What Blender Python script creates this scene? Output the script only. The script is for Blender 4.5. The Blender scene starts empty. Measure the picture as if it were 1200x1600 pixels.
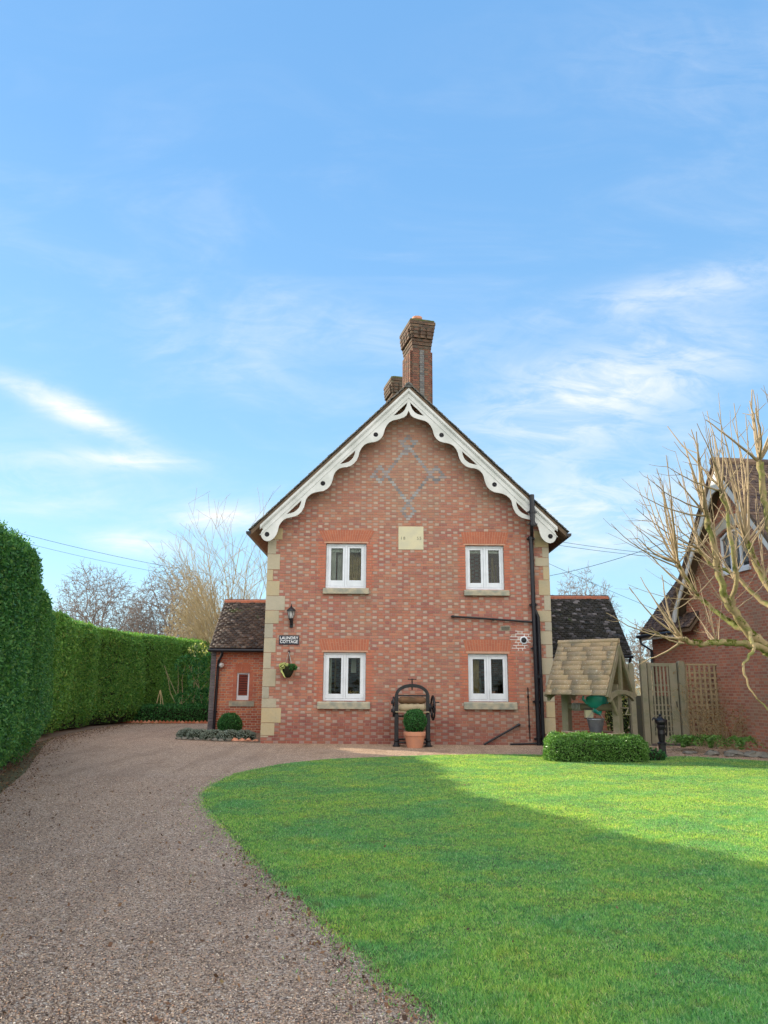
import bpy, math, random
import numpy as np
from mathutils import Vector, Matrix
from mathutils.geometry import tessellate_polygon
random.seed(7); rng = np.random.default_rng(7)
scene = bpy.context.scene
col = scene.collection

# ------------------------------------------------------------------ camera
PITCH, ROLL, FPX, CAMZ = math.radians(12.68), math.radians(0.4), 1200.0, 1.5
fw = Vector((0, math.cos(PITCH), math.sin(PITCH)))
u0 = Vector((0, -math.sin(PITCH), math.cos(PITCH)))
r0 = Vector((1, 0, 0))
CR = (r0*math.cos(ROLL) + u0*math.sin(ROLL)); CU = (u0*math.cos(ROLL) - r0*math.sin(ROLL))
cam_d = bpy.data.cameras.new('camera'); cam = bpy.data.objects.new('camera', cam_d); col.objects.link(cam)
m = Matrix.Identity(4)
for i in range(3):
    m[i][0] = CR[i]; m[i][1] = CU[i]; m[i][2] = -fw[i]
m[2][3] = CAMZ
cam.matrix_world = m
cam_d.sensor_fit = 'VERTICAL'; cam_d.sensor_height = 24; cam_d.sensor_width = 18
cam_d.lens = 18.0; cam_d.clip_end = 2000; cam_d.clip_start = 0.05
scene.camera = cam

# ------------------------------------------------------------------ node helpers
class S:
    """socket wrapper with arithmetic"""
    def __init__(s, nt, v): s.nt = nt; s.v = v
    def _m(s, op, *a, clamp=False):
        n = s.nt.nodes.new('ShaderNodeMath'); n.operation = op; n.use_clamp = clamp
        for i, x in enumerate((s,)+a):
            x = x.v if isinstance(x, S) else x
            if isinstance(x, (int, float)): n.inputs[i].default_value = x
            else: s.nt.links.new(x, n.inputs[i])
        return S(s.nt, n.outputs[0])
    def __add__(s, o): return s._m('ADD', o)
    def __radd__(s, o): return s._m('ADD', o)
    def __sub__(s, o): return s._m('SUBTRACT', o)
    def __rsub__(s, o): return S(s.nt, o)._m('SUBTRACT', s) if not isinstance(o, S) else o-s
    def __mul__(s, o): return s._m('MULTIPLY', o)
    def __rmul__(s, o): return s._m('MULTIPLY', o)
    def __truediv__(s, o): return s._m('DIVIDE', o)
    def __pow__(s, o): return s._m('POWER', o)
    def floor(s): return s._m('FLOOR')
    def fract(s): return s._m('FRACT')
    def mod(s, o): return s._m('FLOORED_MODULO', o)
    def abs(s): return s._m('ABSOLUTE')
    def min(s, o): return s._m('MINIMUM', o)
    def max(s, o): return s._m('MAXIMUM', o)
    def gt(s, o): return s._m('GREATER_THAN', o)
    def lt(s, o): return s._m('LESS_THAN', o)
    def exp(s): return s._m('EXPONENT')
    def step(s, a, b):   # linear 0..1 between a and b
        n = s.nt.nodes.new('ShaderNodeMapRange'); n.interpolation_type = 'SMOOTHSTEP'
        s.nt.links.new(s.v, n.inputs[0]); n.inputs[1].default_value = a; n.inputs[2].default_value = b
        return S(s.nt, n.outputs[0])
def mixc(nt, f, a, b, bt='MIX'):
    n = nt.nodes.new('ShaderNodeMix'); n.data_type = 'RGBA'; n.blend_type = bt
    for i, x in ((0, f), (6, a), (7, b)):
        x = x.v if isinstance(x, S) else x
        if isinstance(x, (int, float)): n.inputs[i].default_value = x
        elif isinstance(x, (tuple, list)): n.inputs[i].default_value = tuple(x)[:3]+(1,)
        else: nt.links.new(x, n.inputs[i])
    return n.outputs[2]
def ramp(nt, f, stops, interp='LINEAR'):
    n = nt.nodes.new('ShaderNodeValToRGB'); n.color_ramp.interpolation = interp
    e = n.color_ramp.elements
    while len(e) < len(stops): e.new(0.5)
    for i, (p, c) in enumerate(stops):
        e[i].position = p; e[i].color = tuple(c)+(1,)
    nt.links.new(f.v if isinstance(f, S) else f, n.inputs[0]); return n.outputs[0]
def sep(nt, v):
    n = nt.nodes.new('ShaderNodeSeparateXYZ'); nt.links.new(v, n.inputs[0]); return [S(nt, o) for o in n.outputs]
def comb(nt, x, y, z):
    n = nt.nodes.new('ShaderNodeCombineXYZ')
    for i, q in enumerate((x, y, z)):
        q = q.v if isinstance(q, S) else q
        if isinstance(q, (int, float)): n.inputs[i].default_value = q
        else: nt.links.new(q, n.inputs[i])
    return n.outputs[0]
def noise(nt, vec, scale, detail=3, rough=.5, dist=0):
    n = nt.nodes.new('ShaderNodeTexNoise'); n.inputs['Scale'].default_value = scale
    n.inputs['Detail'].default_value = detail; n.inputs['Roughness'].default_value = rough
    n.inputs['Distortion'].default_value = dist
    if vec is not None: nt.links.new(vec, n.inputs['Vector'])
    return S(nt, n.outputs[0])
def vor(nt, vec, scale, feature='F1'):
    n = nt.nodes.new('ShaderNodeTexVoronoi'); n.feature = feature; n.inputs['Scale'].default_value = scale
    nt.links.new(vec, n.inputs['Vector']); return n
def white(nt, vec):
    n = nt.nodes.new('ShaderNodeTexWhiteNoise'); n.noise_dimensions = '3D'; nt.links.new(vec, n.inputs['Vector']); return S(nt, n.outputs['Value'])
def newmat(name):
    mt = bpy.data.materials.new(name); mt.use_nodes = True; nt = mt.node_tree
    b = nt.nodes['Principled BSDF']; b.inputs['Specular IOR Level'].default_value = .3
    tc = nt.nodes.new('ShaderNodeTexCoord')
    return mt, nt, b, tc
def bump(nt, b, h, dist=.01, strength=1):
    n = nt.nodes.new('ShaderNodeBump'); n.inputs['Distance'].default_value = dist; n.inputs['Strength'].default_value = strength
    nt.links.new(h.v if isinstance(h, S) else h, n.inputs['Height']); nt.links.new(n.outputs[0], b.inputs['Normal'])
def island(nt):
    n = nt.nodes.new('ShaderNodeNewGeometry'); return S(nt, n.outputs['Random Per Island'])

# ------------------------------------------------------------------ world, sun, exposure
AZ, EL = math.radians(61), math.radians(18.9)
to_sun = Vector((-math.sin(AZ)*math.cos(EL), math.cos(AZ)*math.cos(EL), math.sin(EL)))
world = bpy.data.worlds.new('World'); scene.world = world; world.use_nodes = True
nt = world.node_tree; nt.nodes.clear()
sky = nt.nodes.new('ShaderNodeTexSky'); sky.sky_type = 'NISHITA'; sky.sun_disc = False
sky.sun_elevation = EL; sky.sun_rotation = -AZ; sky.air_density = 1.0; sky.dust_density = .3; sky.ozone_density = 2.5
tc = nt.nodes.new('ShaderNodeTexCoord'); dirv = tc.outputs['Generated']
def dot(v):
    n = nt.nodes.new('ShaderNodeVectorMath'); n.operation = 'DOT_PRODUCT'; nt.links.new(dirv, n.inputs[0]); n.inputs[1].default_value = v
    return S(nt, n.outputs['Value'])
dz = dot((0, 0, 1)); dy = dot((0, 1, 0))
# pale near the ground, deeper blue overhead: thin winter haze over the Nishita sky
haze_c = ramp(nt, dz.max(0.0), [(0, (2.2, 3.2, 3.75)), (.12, (1.68, 2.92, 3.8)), (.32, (1.14, 2.30, 3.65)), (.6, (.80, 1.87, 3.42)), (1, (.65, 1.6, 3.2))])
c = mixc(nt, .8, mixc(nt, 1.0, sky.outputs[0], (.95, 1.05, 1.1), 'MULTIPLY'), haze_c)
# thin cirrus: streaks fixed in the sky
fwd_s = dot(tuple(fw)).max(.05)
cx = dot(tuple(CR))/fwd_s; cy = dot(tuple(CU))/fwd_s
infront = dot(tuple(fw)).step(.1, .3)
clouds = [(110, 640, 115, 20, -23, 1.0), (200, 718, 110, 16, -3, .55), (950, 615, 240, 85, 17, .8), (1060, 450, 260, 32, 12, .38),
          (930, 800, 200, 75, 0, .8), (215, 850, 80, 22, -5, .75), (350, 808, 85, 22, 0, .85), (560, 520, 260, 55, -12, .2), (40, 760, 160, 60, 0, .3), (1100, 100, 260, 110, 0, .12), (330, 560, 160, 60, -20, .22)]
big = noise(nt, comb(nt, cx*1.0, cy*2.6, 0.0), 3.0, 6, .62, 1.2)
fine = noise(nt, comb(nt, cx*1.0+cy*.5, cy*3.4, 3.3), 9.0, 6, .65, .8)
tot = None
for (px, py, a, b_, ang, k) in clouds:
    X = (px-600)/FPX; Y = (800-py)/FPX; an = math.radians(ang)
    dx = cx-X; dy_ = cy-Y
    u = (dx*math.cos(an)+dy_*math.sin(an))/(a/FPX); v = (dy_*math.cos(an)-dx*math.sin(an))/(b_/FPX)
    g = ((u*u+v*v)*-1.3).exp()*k
    tot = g if tot is None else tot+g
cl = (tot*(big.step(.28, .72)*.75+fine.step(.36, .64)*.6+.05)*infront)
veil = big.step(.42, .8)*fine*.35*(1.0-dz.step(.35, .8))*infront
cl = (cl+veil).min(.93)
# broken bright cloud added out of view behind the camera to fill shaded fronts
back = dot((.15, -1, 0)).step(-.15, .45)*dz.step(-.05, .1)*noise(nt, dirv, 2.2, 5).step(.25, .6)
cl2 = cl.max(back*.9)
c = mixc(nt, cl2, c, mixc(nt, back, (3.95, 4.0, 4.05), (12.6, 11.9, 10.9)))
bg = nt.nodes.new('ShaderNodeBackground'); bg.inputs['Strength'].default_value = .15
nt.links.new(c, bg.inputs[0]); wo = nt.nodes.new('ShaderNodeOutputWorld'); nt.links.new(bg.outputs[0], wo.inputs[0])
sun_d = bpy.data.lights.new('sun', 'SUN'); sun = bpy.data.objects.new('sun', sun_d); col.objects.link(sun)
sun_d.energy = 5.0; sun_d.angle = math.radians(.55); sun_d.color = (1, .89, .70)
sun.rotation_euler = to_sun.to_track_quat('Z', 'Y').to_euler(); sun.location = (-20, 20, 30)
scene.view_settings.view_transform = 'Standard'; scene.view_settings.look = 'None'; scene.view_settings.exposure = .9
scene.view_settings.gamma = 1; scene.view_settings.use_curve_mapping = False
scene.cycles.max_bounces = 8; scene.cycles.transparent_max_bounces = 12

# ------------------------------------------------------------------ pixel -> world helpers (photo is 1200 x 1600)
def ray(px, py): return fw*FPX + CR*(px-600) - CU*(py-800)
def P(px, py, Y):
    d = ray(px, py); t = Y/d.y; return Vector((d.x*t, Y, CAMZ+d.z*t))
def G(px, py, z=0.0):
    d = ray(px, py); t = (z-CAMZ)/d.z; return Vector((d.x*t, d.y*t, z))

# ------------------------------------------------------------------ object helpers
MW = {}
def tag(o, label=None, cat=None, group=None, kind=None):
    if label: o['label'] = label
    if cat: o['category'] = cat
    if group: o['group'] = group
    if kind: o['kind'] = kind
    return o
def thing(name, label, cat, loc=(0, 0, 0), rz=0, group=None):
    o = bpy.data.objects.new(name, None); o.empty_display_size = .2; col.objects.link(o)
    o.location = loc; o.rotation_euler = (0, 0, rz)
    MW[o] = Matrix.Translation(Vector(loc)) @ Matrix.Rotation(rz, 4, 'Z')
    return tag(o, label, cat, group)
def link(name, me, parent, local=False, origin=None):
    """verts are world coordinates unless local"""
    o = bpy.data.objects.new(name, me); col.objects.link(o)
    if parent is not None:
        o.parent = parent; MW[o] = MW[parent]
        if not local: me.transform(MW[parent].inverted())
    else:
        if origin is None:
            co = np.empty(len(me.vertices)*3, 'f'); me.vertices.foreach_get('co', co); co = co.reshape(-1, 3)
            mn, mx = co.min(0), co.max(0); origin = ((mn[0]+mx[0])/2, (mn[1]+mx[1])/2, mn[2])
        M = Matrix.Translation(Vector(origin)); me.transform(M.inverted()); o.location = origin; MW[o] = M
    me.update(); return o
class MB:
    def __init__(s): s.v = []; s.f = []; s.m = []; s.cur = 0
    def add(s, vs, fs):
        n = len(s.v); s.v += [tuple(v) for v in vs]
        for f in fs: s.f.append([i+n for i in f]); s.m.append(s.cur)
        return s
    def box(s, x0, x1, y0, y1, z0, z1, M=None):
        vs = [Vector((x, y, z)) for x in (x0, x1) for y in (y0, y1) for z in (z0, z1)]
        if M is not None: vs = [M@v for v in vs]
        return s.add(vs, [(0, 1, 3, 2), (4, 6, 7, 5), (0, 4, 5, 1), (2, 3, 7, 6), (0, 2, 6, 4), (1, 5, 7, 3)])
    def tube(s, pts, r, n=8, caps=True):
        pts = [Vector(p) for p in pts]; rs = r if isinstance(r, (list, tuple)) else [r]*len(pts)
        rings = []; prev = None
        for i, p in enumerate(pts):
            t = (pts[min(i+1, len(pts)-1)]-pts[max(i-1, 0)]).normalized()
            a = (prev - t*prev.dot(t)) if prev is not None else t.cross(Vector((0, 0, 1)) if abs(t.z) < .9 else Vector((1, 0, 0)))
            a.normalize(); prev = a; b = t.cross(a)
            rings.append([p+(a*math.cos(q)+b*math.sin(q))*rs[i] for q in [2*math.pi*k/n for k in range(n)]])
        vs = [v for g in rings for v in g]; fs = []
        for i in range(len(pts)-1):
            for k in range(n):
                a, b = i*n+k, i*n+(k+1) % n; fs.append((a, b, b+n, a+n))
        if caps: fs.append(tuple(range(n))[::-1]); fs.append(tuple((len(pts)-1)*n+k for k in range(n)))
        return s.add(vs, fs)
    def lathe(s, prof, c=(0, 0, 0), n=20, M=None, sq=1):
        vs = []; fs = []
        for (r, z) in prof:
            for k in range(n):
                q = 2*math.pi*k/n; v = Vector((r*math.cos(q), r*math.sin(q)*sq, z))
                v = (M@v) if M is not None else v+Vector(c); vs.append(v)
        for i in range(len(prof)-1):
            for k in range(n):
                a, b = i*n+k, i*n+(k+1) % n; fs.append((a, b, b+n, a+n))
        fs.append(tuple(range(n))[::-1]); fs.append(tuple((len(prof)-1)*n+k for k in range(n)))
        return s.add(vs, fs)
    def prism(s, outline, y0, y1, holes=(), M=None, axes='xz'):
        """2-D outline (x,z) given thickness from y0 (front) to y1"""
        loops = [list(outline)]+[list(h) for h in holes]; flat = [p for l in loops for p in l]
        tris = tessellate_polygon([[Vector((p[0], p[1], 0)) for p in l] for l in loops]); n = len(flat)
        def mk(p, y):
            v = Vector((p[0], y, p[1])) if axes == 'xz' else Vector((p[0], p[1], y))
            return M@v if M is not None else v
        vs = [mk(p, y0) for p in flat]+[mk(p, y1) for p in flat]
        fs = [tuple(t) for t in tris]+[tuple(i+n for i in t)[::-1] for t in tris]; o = 0
        for l in loops:
            k = len(l)
            for i in range(k):
                a, b = o+i, o+(i+1) % k; fs.append((a, b, b+n, a+n))
            o += k
        return s.add(vs, fs)
    def build(s, name, mats, parent=None, local=False, smooth=False, bevel=0, origin=None, recalc=True):
        me = bpy.data.meshes.new(name); me.from_pydata(s.v, [], s.f)
        for mt in (mats if isinstance(mats, (list, tuple)) else [mats]): me.materials.append(mt)
        me.polygons.foreach_set('material_index', s.m)
        if recalc:
            import bmesh
            bm = bmesh.new(); bm.from_mesh(me); bmesh.ops.recalc_face_normals(bm, faces=bm.faces); bm.to_mesh(me); bm.free()
        if smooth:
            me.polygons.foreach_set('use_smooth', [True]*len(me.polygons))
            try: me.set_sharp_from_angle(angle=math.radians(40))
            except Exception: pass
        o = link(name, me, parent, local, origin)
        if bevel:
            b = o.modifiers.new('bevel', 'BEVEL'); b.width = bevel; b.segments = 2; b.limit_method = 'ANGLE'
        return o
def npmesh(name, parts, mats, parent=None, smooth=False, origin=None, local=False):
    """parts: (verts Nx3, faces MxK, matindex)"""
    vs = []; loops = []; sizes = []; mi = []; n = 0
    for (v, f, k) in parts:
        v = np.asarray(v, 'f'); f = np.asarray(f, 'i'); vs.append(v); loops.append((f+n).ravel()); sizes.append(np.full(len(f), f.shape[1], 'i'))
        mi.append(np.full(len(f), k, 'i')); n += len(v)
    V = np.concatenate(vs); L = np.concatenate(loops); Z = np.concatenate(sizes); MI = np.concatenate(mi)
    me = bpy.data.meshes.new(name); me.vertices.add(len(V)); me.vertices.foreach_set('co', V.ravel())
    me.loops.add(len(L)); me.loops.foreach_set('vertex_index', L); me.polygons.add(len(Z))
    st = np.zeros(len(Z), 'i'); st[1:] = np.cumsum(Z)[:-1]
    me.polygons.foreach_set('loop_start', st); me.polygons.foreach_set('material_index', MI)
    if smooth: me.polygons.foreach_set('use_smooth', np.ones(len(Z), bool))
    me.update(calc_edges=True); me.validate()
    for mt in mats: me.materials.append(mt)
    return link(name, me, parent, local, origin)

# ------------------------------------------------------------------ numpy geometry
def unit(a): return a/np.maximum(np.linalg.norm(a, axis=1, keepdims=True), 1e-9)
def leaf_cards(pts, nrm, size, tilt=.9, aspect=.55, lift=0.0, bend=True):
    N = len(pts); size = np.asarray(size)*np.ones(N); size = size*rng.uniform(.6, 1.3, N)
    d = unit(nrm*(.35)+rng.normal(0, tilt, (N, 3))); a = unit(np.cross(d, rng.normal(0, 1, (N, 3))))
    s = size[:, None]; b = pts+nrm*lift
    v = np.stack([b-d*s*.5, b+a*s*aspect*.5, b+d*s*.5, b-a*s*aspect*.5], 1).reshape(-1, 3)
    return v, np.arange(4*N).reshape(-1, 4)
def wob(p, seed, scale):
    """cheap smooth noise in about -1..1 from a few sines"""
    r = np.random.default_rng(seed); out = 0
    for k in range(6):
        w = r.normal(0, 1, 3)*scale*(1+.5*k); out = out+np.sin(p@w+r.uniform(0, 6.28))/(1+.4*k)
    return out/2.6
def segs(S4, n=4):
    """list of (p0,p1,r0,r1) -> open tapered prisms"""
    A = np.array([list(s[0])+list(s[1])+[s[2], s[3]] for s in S4], float)
    p0, p1, ra, rb = A[:, :3], A[:, 3:6], A[:, 6:7], A[:, 7:8]
    t = unit(p1-p0); h = np.where(np.abs(t[:, 2:3]) < .9, np.array([[0, 0, 1.]]), np.array([[1., 0, 0]]))
    a = unit(np.cross(t, h)); b = np.cross(t, a); ring = []
    for k in range(n):
        q = 2*math.pi*k/n; ring.append(a*math.cos(q)+b*math.sin(q))
    v = np.stack([p0+r*ra for r in ring]+[p1+r*rb for r in ring], 1).reshape(-1, 3)
    base = np.arange(len(A))[:, None]*2*n; F = []
    for k in range(n): F.append(np.concatenate([base+k, base+(k+1) % n, base+n+(k+1) % n, base+n+k], 1))
    return v, np.concatenate(F)
def inpoly(x, y, poly):
    c = np.zeros(len(x), bool); n = len(poly)
    for i in range(n):
        x0, y0 = poly[i][:2]; x1, y1 = poly[(i+1) % n][:2]
        if y0 == y1: continue
        k = ((y0 > y) != (y1 > y)) & (x < (x1-x0)*(y-y0)/(y1-y0)+x0); c ^= k
    return c
def boxes(C, U, V, N, su, sv, sn):
    """many oriented boxes; arrays of centres, axes and half sizes"""
    c = []
    for i in (-1, 1):
        for j in (-1, 1):
            for k in (-1, 1): c.append(C+U*(su*i)[:, None]+V*(sv*j)[:, None]+N*(sn*k)[:, None])
    v = np.stack(c, 1).reshape(-1, 3); b = np.arange(len(C))[:, None]*8
    F = [b+np.array(f)[None] for f in [(0, 1, 3, 2), (4, 6, 7, 5), (0, 4, 5, 1), (2, 3, 7, 6), (0, 2, 6, 4), (1, 5, 7, 3)]]
    return v, np.concatenate(F)
def tiles(o, u, v, lu, lv, gauge=.1, w=.165, th=.014, jit=1.0, clip=None, tilt=.10, rnd=False):
    """overlapping tiles on a slope: o = lower corner, u along eave, v up the slope"""
    o, u, v = Vector(o), Vector(u).normalized(), Vector(v).normalized(); n = u.cross(v)
    if n.z < 0: n = -n
    nr, nc = int(lv/gauge)+1, int(lu/w)+1; C = []; U = []; V = []; N = []; HWD = []
    for r in range(nr):
        off = (r % 2)*w*.5 if not rnd else random.random()*w
        sag = 0
        for k in range(-1, nc+1):
            a0, a1 = max(k*w+off, 0), min(k*w+off+w, lu)
            if a1-a0 < w*.15: continue
            a = (a0+a1)/2; hw_ = (a1-a0)/2-w*.015*(1 if not rnd else .5)
            b = min(r*gauge, lv-gauge*.5)
            if clip and not clip(a, b): continue
            tl = random.gauss(0.0, .020)*jit; t2 = random.gauss(0, .03)*jit
            vv = (v-n*(tilt+random.gauss(0, .02)*jit)).normalized(); vv = (vv+u*t2).normalized()
            uu = (u+n*tl).normalized(); nn = uu.cross(vv); nn = -nn if nn.z < 0 else nn
            p = o+u*a+v*(b+gauge*.5)+n*(th*1.9+random.gauss(0, .003)*jit)
            C.append(p); U.append(uu); V.append(vv); N.append(nn); HWD.append(hw_)
    C, U, V, N = map(np.array, (C, U, V, N)); k = len(C)
    return boxes(C, U, V, N, np.array(HWD), np.full(k, gauge*.82)*rng.uniform(.95, 1.05, k), np.full(k, th*.5))

# ------------------------------------------------------------------ materials
def simple(name, c1, c2=None, scale=6, rough=.7, bmp=0, bscale=40, isl=0, spec=.3, metal=0, detail=4):
    mt, nt, b, tc = newmat(name); b.inputs['Roughness'].default_value = rough; b.inputs['Specular IOR Level'].default_value = spec
    b.inputs['Metallic'].default_value = metal
    c2 = c2 or tuple(x*.75 for x in c1)
    f = noise(nt, tc.outputs['Object'], scale, detail).step(.3, .7)
    if isl: f = f*(1-isl)+island(nt)*isl
    nt.links.new(mixc(nt, f, c1, c2), b.inputs['Base Color'])
    if bmp: bump(nt, b, noise(nt, tc.outputs['Object'], bscale, 4), bmp)
    return mt
def brickmat(name, reds, heads, mortar=(.42, .36, .30), hp=.55, ch=.075, per=.3375, mj=.009, diaper=None, low=None, high=None, stainc=(.30, .26, .17), stain=.35, mottle=.5):
    mt, nt, b, tc = newmat(name); b.inputs['Roughness'].default_value = .88; b.inputs['Specular IOR Level'].default_value = .15
    x, y, z = sep(nt, tc.outputs['Object']); nx, ny, nz = sep(nt, tc.outputs['Normal'])
    w = nx.abs().gt(ny.abs()); u = x*(1-w)+(y+.056)*w if True else x
    wv = noise(nt, tc.outputs['Object'], 1.3, 2)
    zz = z+(wv-.5)*.012; row = (zz/ch).floor(); fz = (zz/ch).fract()
    off = row.mod(2.0)*(per/2); t = (u+off)/per; cell = t.floor(); f = t.fract()
    H = f.gt(2/3); e0 = f.min(2/3-f).max((f-2/3).min(1.0-f))*per
    ez = fz.min(1-fz)*ch
    jn = noise(nt, tc.outputs['Object'], 60, 2)
    e = e0.min(ez)+(jn-.5)*.004
    mort = 1-e.step(mj*.30, mj*.62)
    rid = white(nt, comb(nt, row, cell, H)); rid2 = white(nt, comb(nt, cell, row, H+3.7))
    cs = ramp(nt, rid, [(i/(len(reds)-1), q) for i, q in enumerate(reds)])
    chd = ramp(nt, rid, [(i/(len(heads)-1), q) for i, q in enumerate(heads)])
    isp = H*rid2.gt(1-hp)
    c = mixc(nt, isp, cs, chd)
    # soft grain inside each brick and large weather patches
    g = noise(nt, tc.outputs['Object'], 28, 5, .65)
    c = mixc(nt, mottle, c, mixc(nt, g, (.62, .62, .64), (1.35, 1.33, 1.3)), 'MULTIPLY')
    st = noise(nt, tc.outputs['Object'], .55, 6, .62).step(.42, .75)
    c = mixc(nt, st*stain, c, stainc)
    st2 = noise(nt, comb(nt, x*.8, y*.8, z*.35), 1.7, 5, .6).step(.5, .8)
    sk = noise(nt, comb(nt, x*5.0, y*5.0, z*.45), 1.0, 4, .6).step(.50, .74); c = mixc(nt, sk*.28, c, mixc(nt, 1.0, c, (.60, .58, .60), 'MULTIPLY'))
    c = mixc(nt, st2*.45, c, mixc(nt, 1.0, c, (.62, .55, .58), 'MULTIPLY'))
    if low:
        lw = (1-(z+(wv-.5)*.5).step(low*.5, low*1.2))
        c = mixc(nt, lw*.55, c, mixc(nt, 1.0, c, (.55, .43, .50), 'MULTIPLY'))
    if high:   # lichened, sandier upper courses
        hi = (z+(wv-.5)*2.4+(x.abs())*-.35).step(high*.8, high*1.35); c = mixc(nt, hi*.55, c, mixc(nt, .6, c, (.36, .27, .19)))
    if diaper:
        qu = ((u+off)/.1125).floor()*.1125+.056-off; qz = (row+.5)*ch; mk = None
        for (dx, dz_, hw, hh, bw) in diaper:
            d = (((qu-dx).abs()/hw)+((qz-dz_).abs()/hh)-1.0).abs().lt(bw/hw)
            mk = d if mk is None else mk.max(d)
        c = mixc(nt, mk*(rid2*.35+.60), c, ramp(nt, rid, [(0, (.14, .16, .18)), (.6, (.25, .28, .31)), (1, (.36, .38, .38))]))
    mc = mixc(nt, noise(nt, tc.outputs['Object'], 2.0, 4), mortar, tuple(q*.7 for q in mortar))
    c = mixc(nt, mort*.95, c, mc)
    nt.links.new(c, b.inputs['Base Color'])
    bump(nt, b, (1-mort)*1.0+g*.45+rid*.3, .012)
    return mt
M = {}
REDS = [(.34, .135, .095), (.42, .17, .115), (.35, .138, .112), (.45, .20, .132), (.39, .172, .13), (.30, .122, .105), (.43, .20, .138)]
HEADS = [(.42, .28, .22), (.46, .33, .27), (.39, .28, .245), (.50, .37, .30), (.35, .235, .20), (.45, .31, .25)]
M['brick'] = brickmat('cottage_brick', REDS, HEADS, hp=.66, mortar=(.47, .36, .28), low=.75, high=5.6,
    diaper=[(0, 7.22, .62, .80, .085), (0.0, 8.17, .19, .20, .085), (0.0, 6.18, .19, .22, .085), (-.80, 7.22, .19, .20, .085), (.80, 7.22, .19, .20, .085)])
M['brick_orange'] = brickmat('annexe_brick', [(.50, .16, .085), (.40, .11, .075), (.56, .21, .11), (.42, .16, .11)], [(.50, .20, .13), (.36, .14, .11), (.46, .22, .16)], mortar=(.62, .50, .38), hp=.8, mj=.014, low=.8, stain=.25)
M['brick_right'] = brickmat('neighbour_brick', [(.38, .135, .085), (.47, .185, .115), (.33, .125, .09), (.42, .19, .13)], [(.45, .25, .18), (.34, .18, .14), (.42, .25, .17)], mortar=(.52, .41, .31), hp=.7, mj=.011, stain=.5, stainc=(.24, .19, .13))
M['brick_patch'] = brickmat('patch_brick', REDS, HEADS, mortar=(.85, .80, .76), hp=.3, mj=.022)
M['gauged'] = simple('gauged_orange_brick', (.45, .155, .088), (.36, .12, .075), 5, .85, .004, 60, isl=.6)
M['surround'] = simple('surround_brick', (.47, .175, .105), (.36, .12, .085), 5, .88, .004, 60, isl=.7)
M['arch_joint'] = simple('arch_joint', (.52, .30, .21), (.42, .25, .18), 8, .9)
M['mortar'] = simple('mortar', (.45, .34, .26), (.36, .27, .21), 8, .95)
def stonemat():
    mt, nt, b, tc = newmat('quoin_stone'); b.inputs['Roughness'].default_value = .85
    c = ramp(nt, island(nt), [(0, (.36, .31, .215)), (.3, (.41, .355, .25)), (.55, (.31, .29, .235)), (.8, (.45, .345, .17)), (1, (.37, .34, .27))])
    n1 = noise(nt, tc.outputs['Object'], 3, 6, .65); n2 = noise(nt, tc.outputs['Object'], 30, 4)
    c = mixc(nt, n1.step(.45, .7)*.5, c, (.27, .27, .20)); c = mixc(nt, n2*.35, c, (.55, .50, .40))
    nt.links.new(c, b.inputs['Base Color']); bump(nt, b, n1+n2*.5, .012); return mt
M['stone'] = stonemat()
M['sill'] = simple('sill_stone', (.42, .37, .27), (.25, .26, .22), 7, .9, .006, 40)
M['plaque'] = simple('plaque_stone', (.60, .55, .37), (.52, .49, .36), 3, .85, .002, 50)
M['engrave'] = simple('engraved_letter', (.20, .20, .16), None, 20, .9)
M['white'] = simple('white_paint', (.70, .74, .80), (.60, .64, .69), 3, .38, .0008, 60, spec=.5)
M['board'] = simple('bargeboard_paint', (.66, .67, .66), (.50, .52, .50), 2.2, .5, .002, 30, spec=.4, detail=7)
M['iron'] = simple('black_iron', (.006, .006, .009), (.015, .015, .019), 9, .42, .002, 50, spec=.4)
M['pipe'] = simple('black_pipe_paint', (.005, .005, .009), (.011, .012, .018), 3, .32, .001, 30, spec=.4)
M['darkhole'] = simple('dark_recess', (.01, .01, .012), None, 5, .6)
M['soffit'] = simple('soffit_timber', (.17, .115, .075), (.11, .08, .055), 5, .8, .004, 30)
M['terracotta'] = simple('terracotta', (.60, .27, .16), (.50, .24, .16), 6, .8, .003, 40)
M['ridge'] = simple('ridge_tile_clay', (.48, .15, .075), (.30, .12, .075), 3.5, .85, .006, 30, isl=.3)
def tilemat(name, stops, moss=.3, lich=.3):
    mt, nt, b, tc = newmat(name); b.inputs['Roughness'].default_value = .78
    c = ramp(nt, island(nt), stops); o = tc.outputs['Object']
    n1 = noise(nt, o, 1.3, 6, .65); n2 = noise(nt, o, 24, 5, .7); n3 = noise(nt, o, 55, 2)
    c = mixc(nt, n2.step(.35, .7)*.5, c, mixc(nt, 1.0, c, (.5, .5, .5), 'MULTIPLY'))
    c = mixc(nt, n3.step(.62, .7)*lich, c, (.38, .38, .33))
    c = mixc(nt, (n1.step(.60, .70)*n2.step(.35, .6))*moss, c, (.07, .11, .02))
    nt.links.new(c, b.inputs['Base Color']); bump(nt, b, n2, .006); return mt
M['tile_left'] = tilemat('brown_clay_tile', [(0, (.04, .032, .028)), (.5, (.068, .050, .040)), (.85, (.10, .070, .052)), (1, (.16, .13, .11))], .85)
M['tile_right'] = tilemat('dark_clay_tile', [(0, (.022, .021, .017)), (.7, (.040, .036, .028)), (.86, (.055, .05, .052)), (1, (.19, .17, .17))], .9, .15)
M['tile_main'] = tilemat('grey_clay_tile', [(0, (.09, .10, .10)), (.5, (.14, .145, .14)), (1, (.22, .20, .17))], .5, .35)
M['tile_slate'] = tilemat('neighbour_tile', [(0, (.07, .05, .05)), (.5, (.12, .08, .065)), (1, (.20, .13, .09))], .4, .3)
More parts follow.
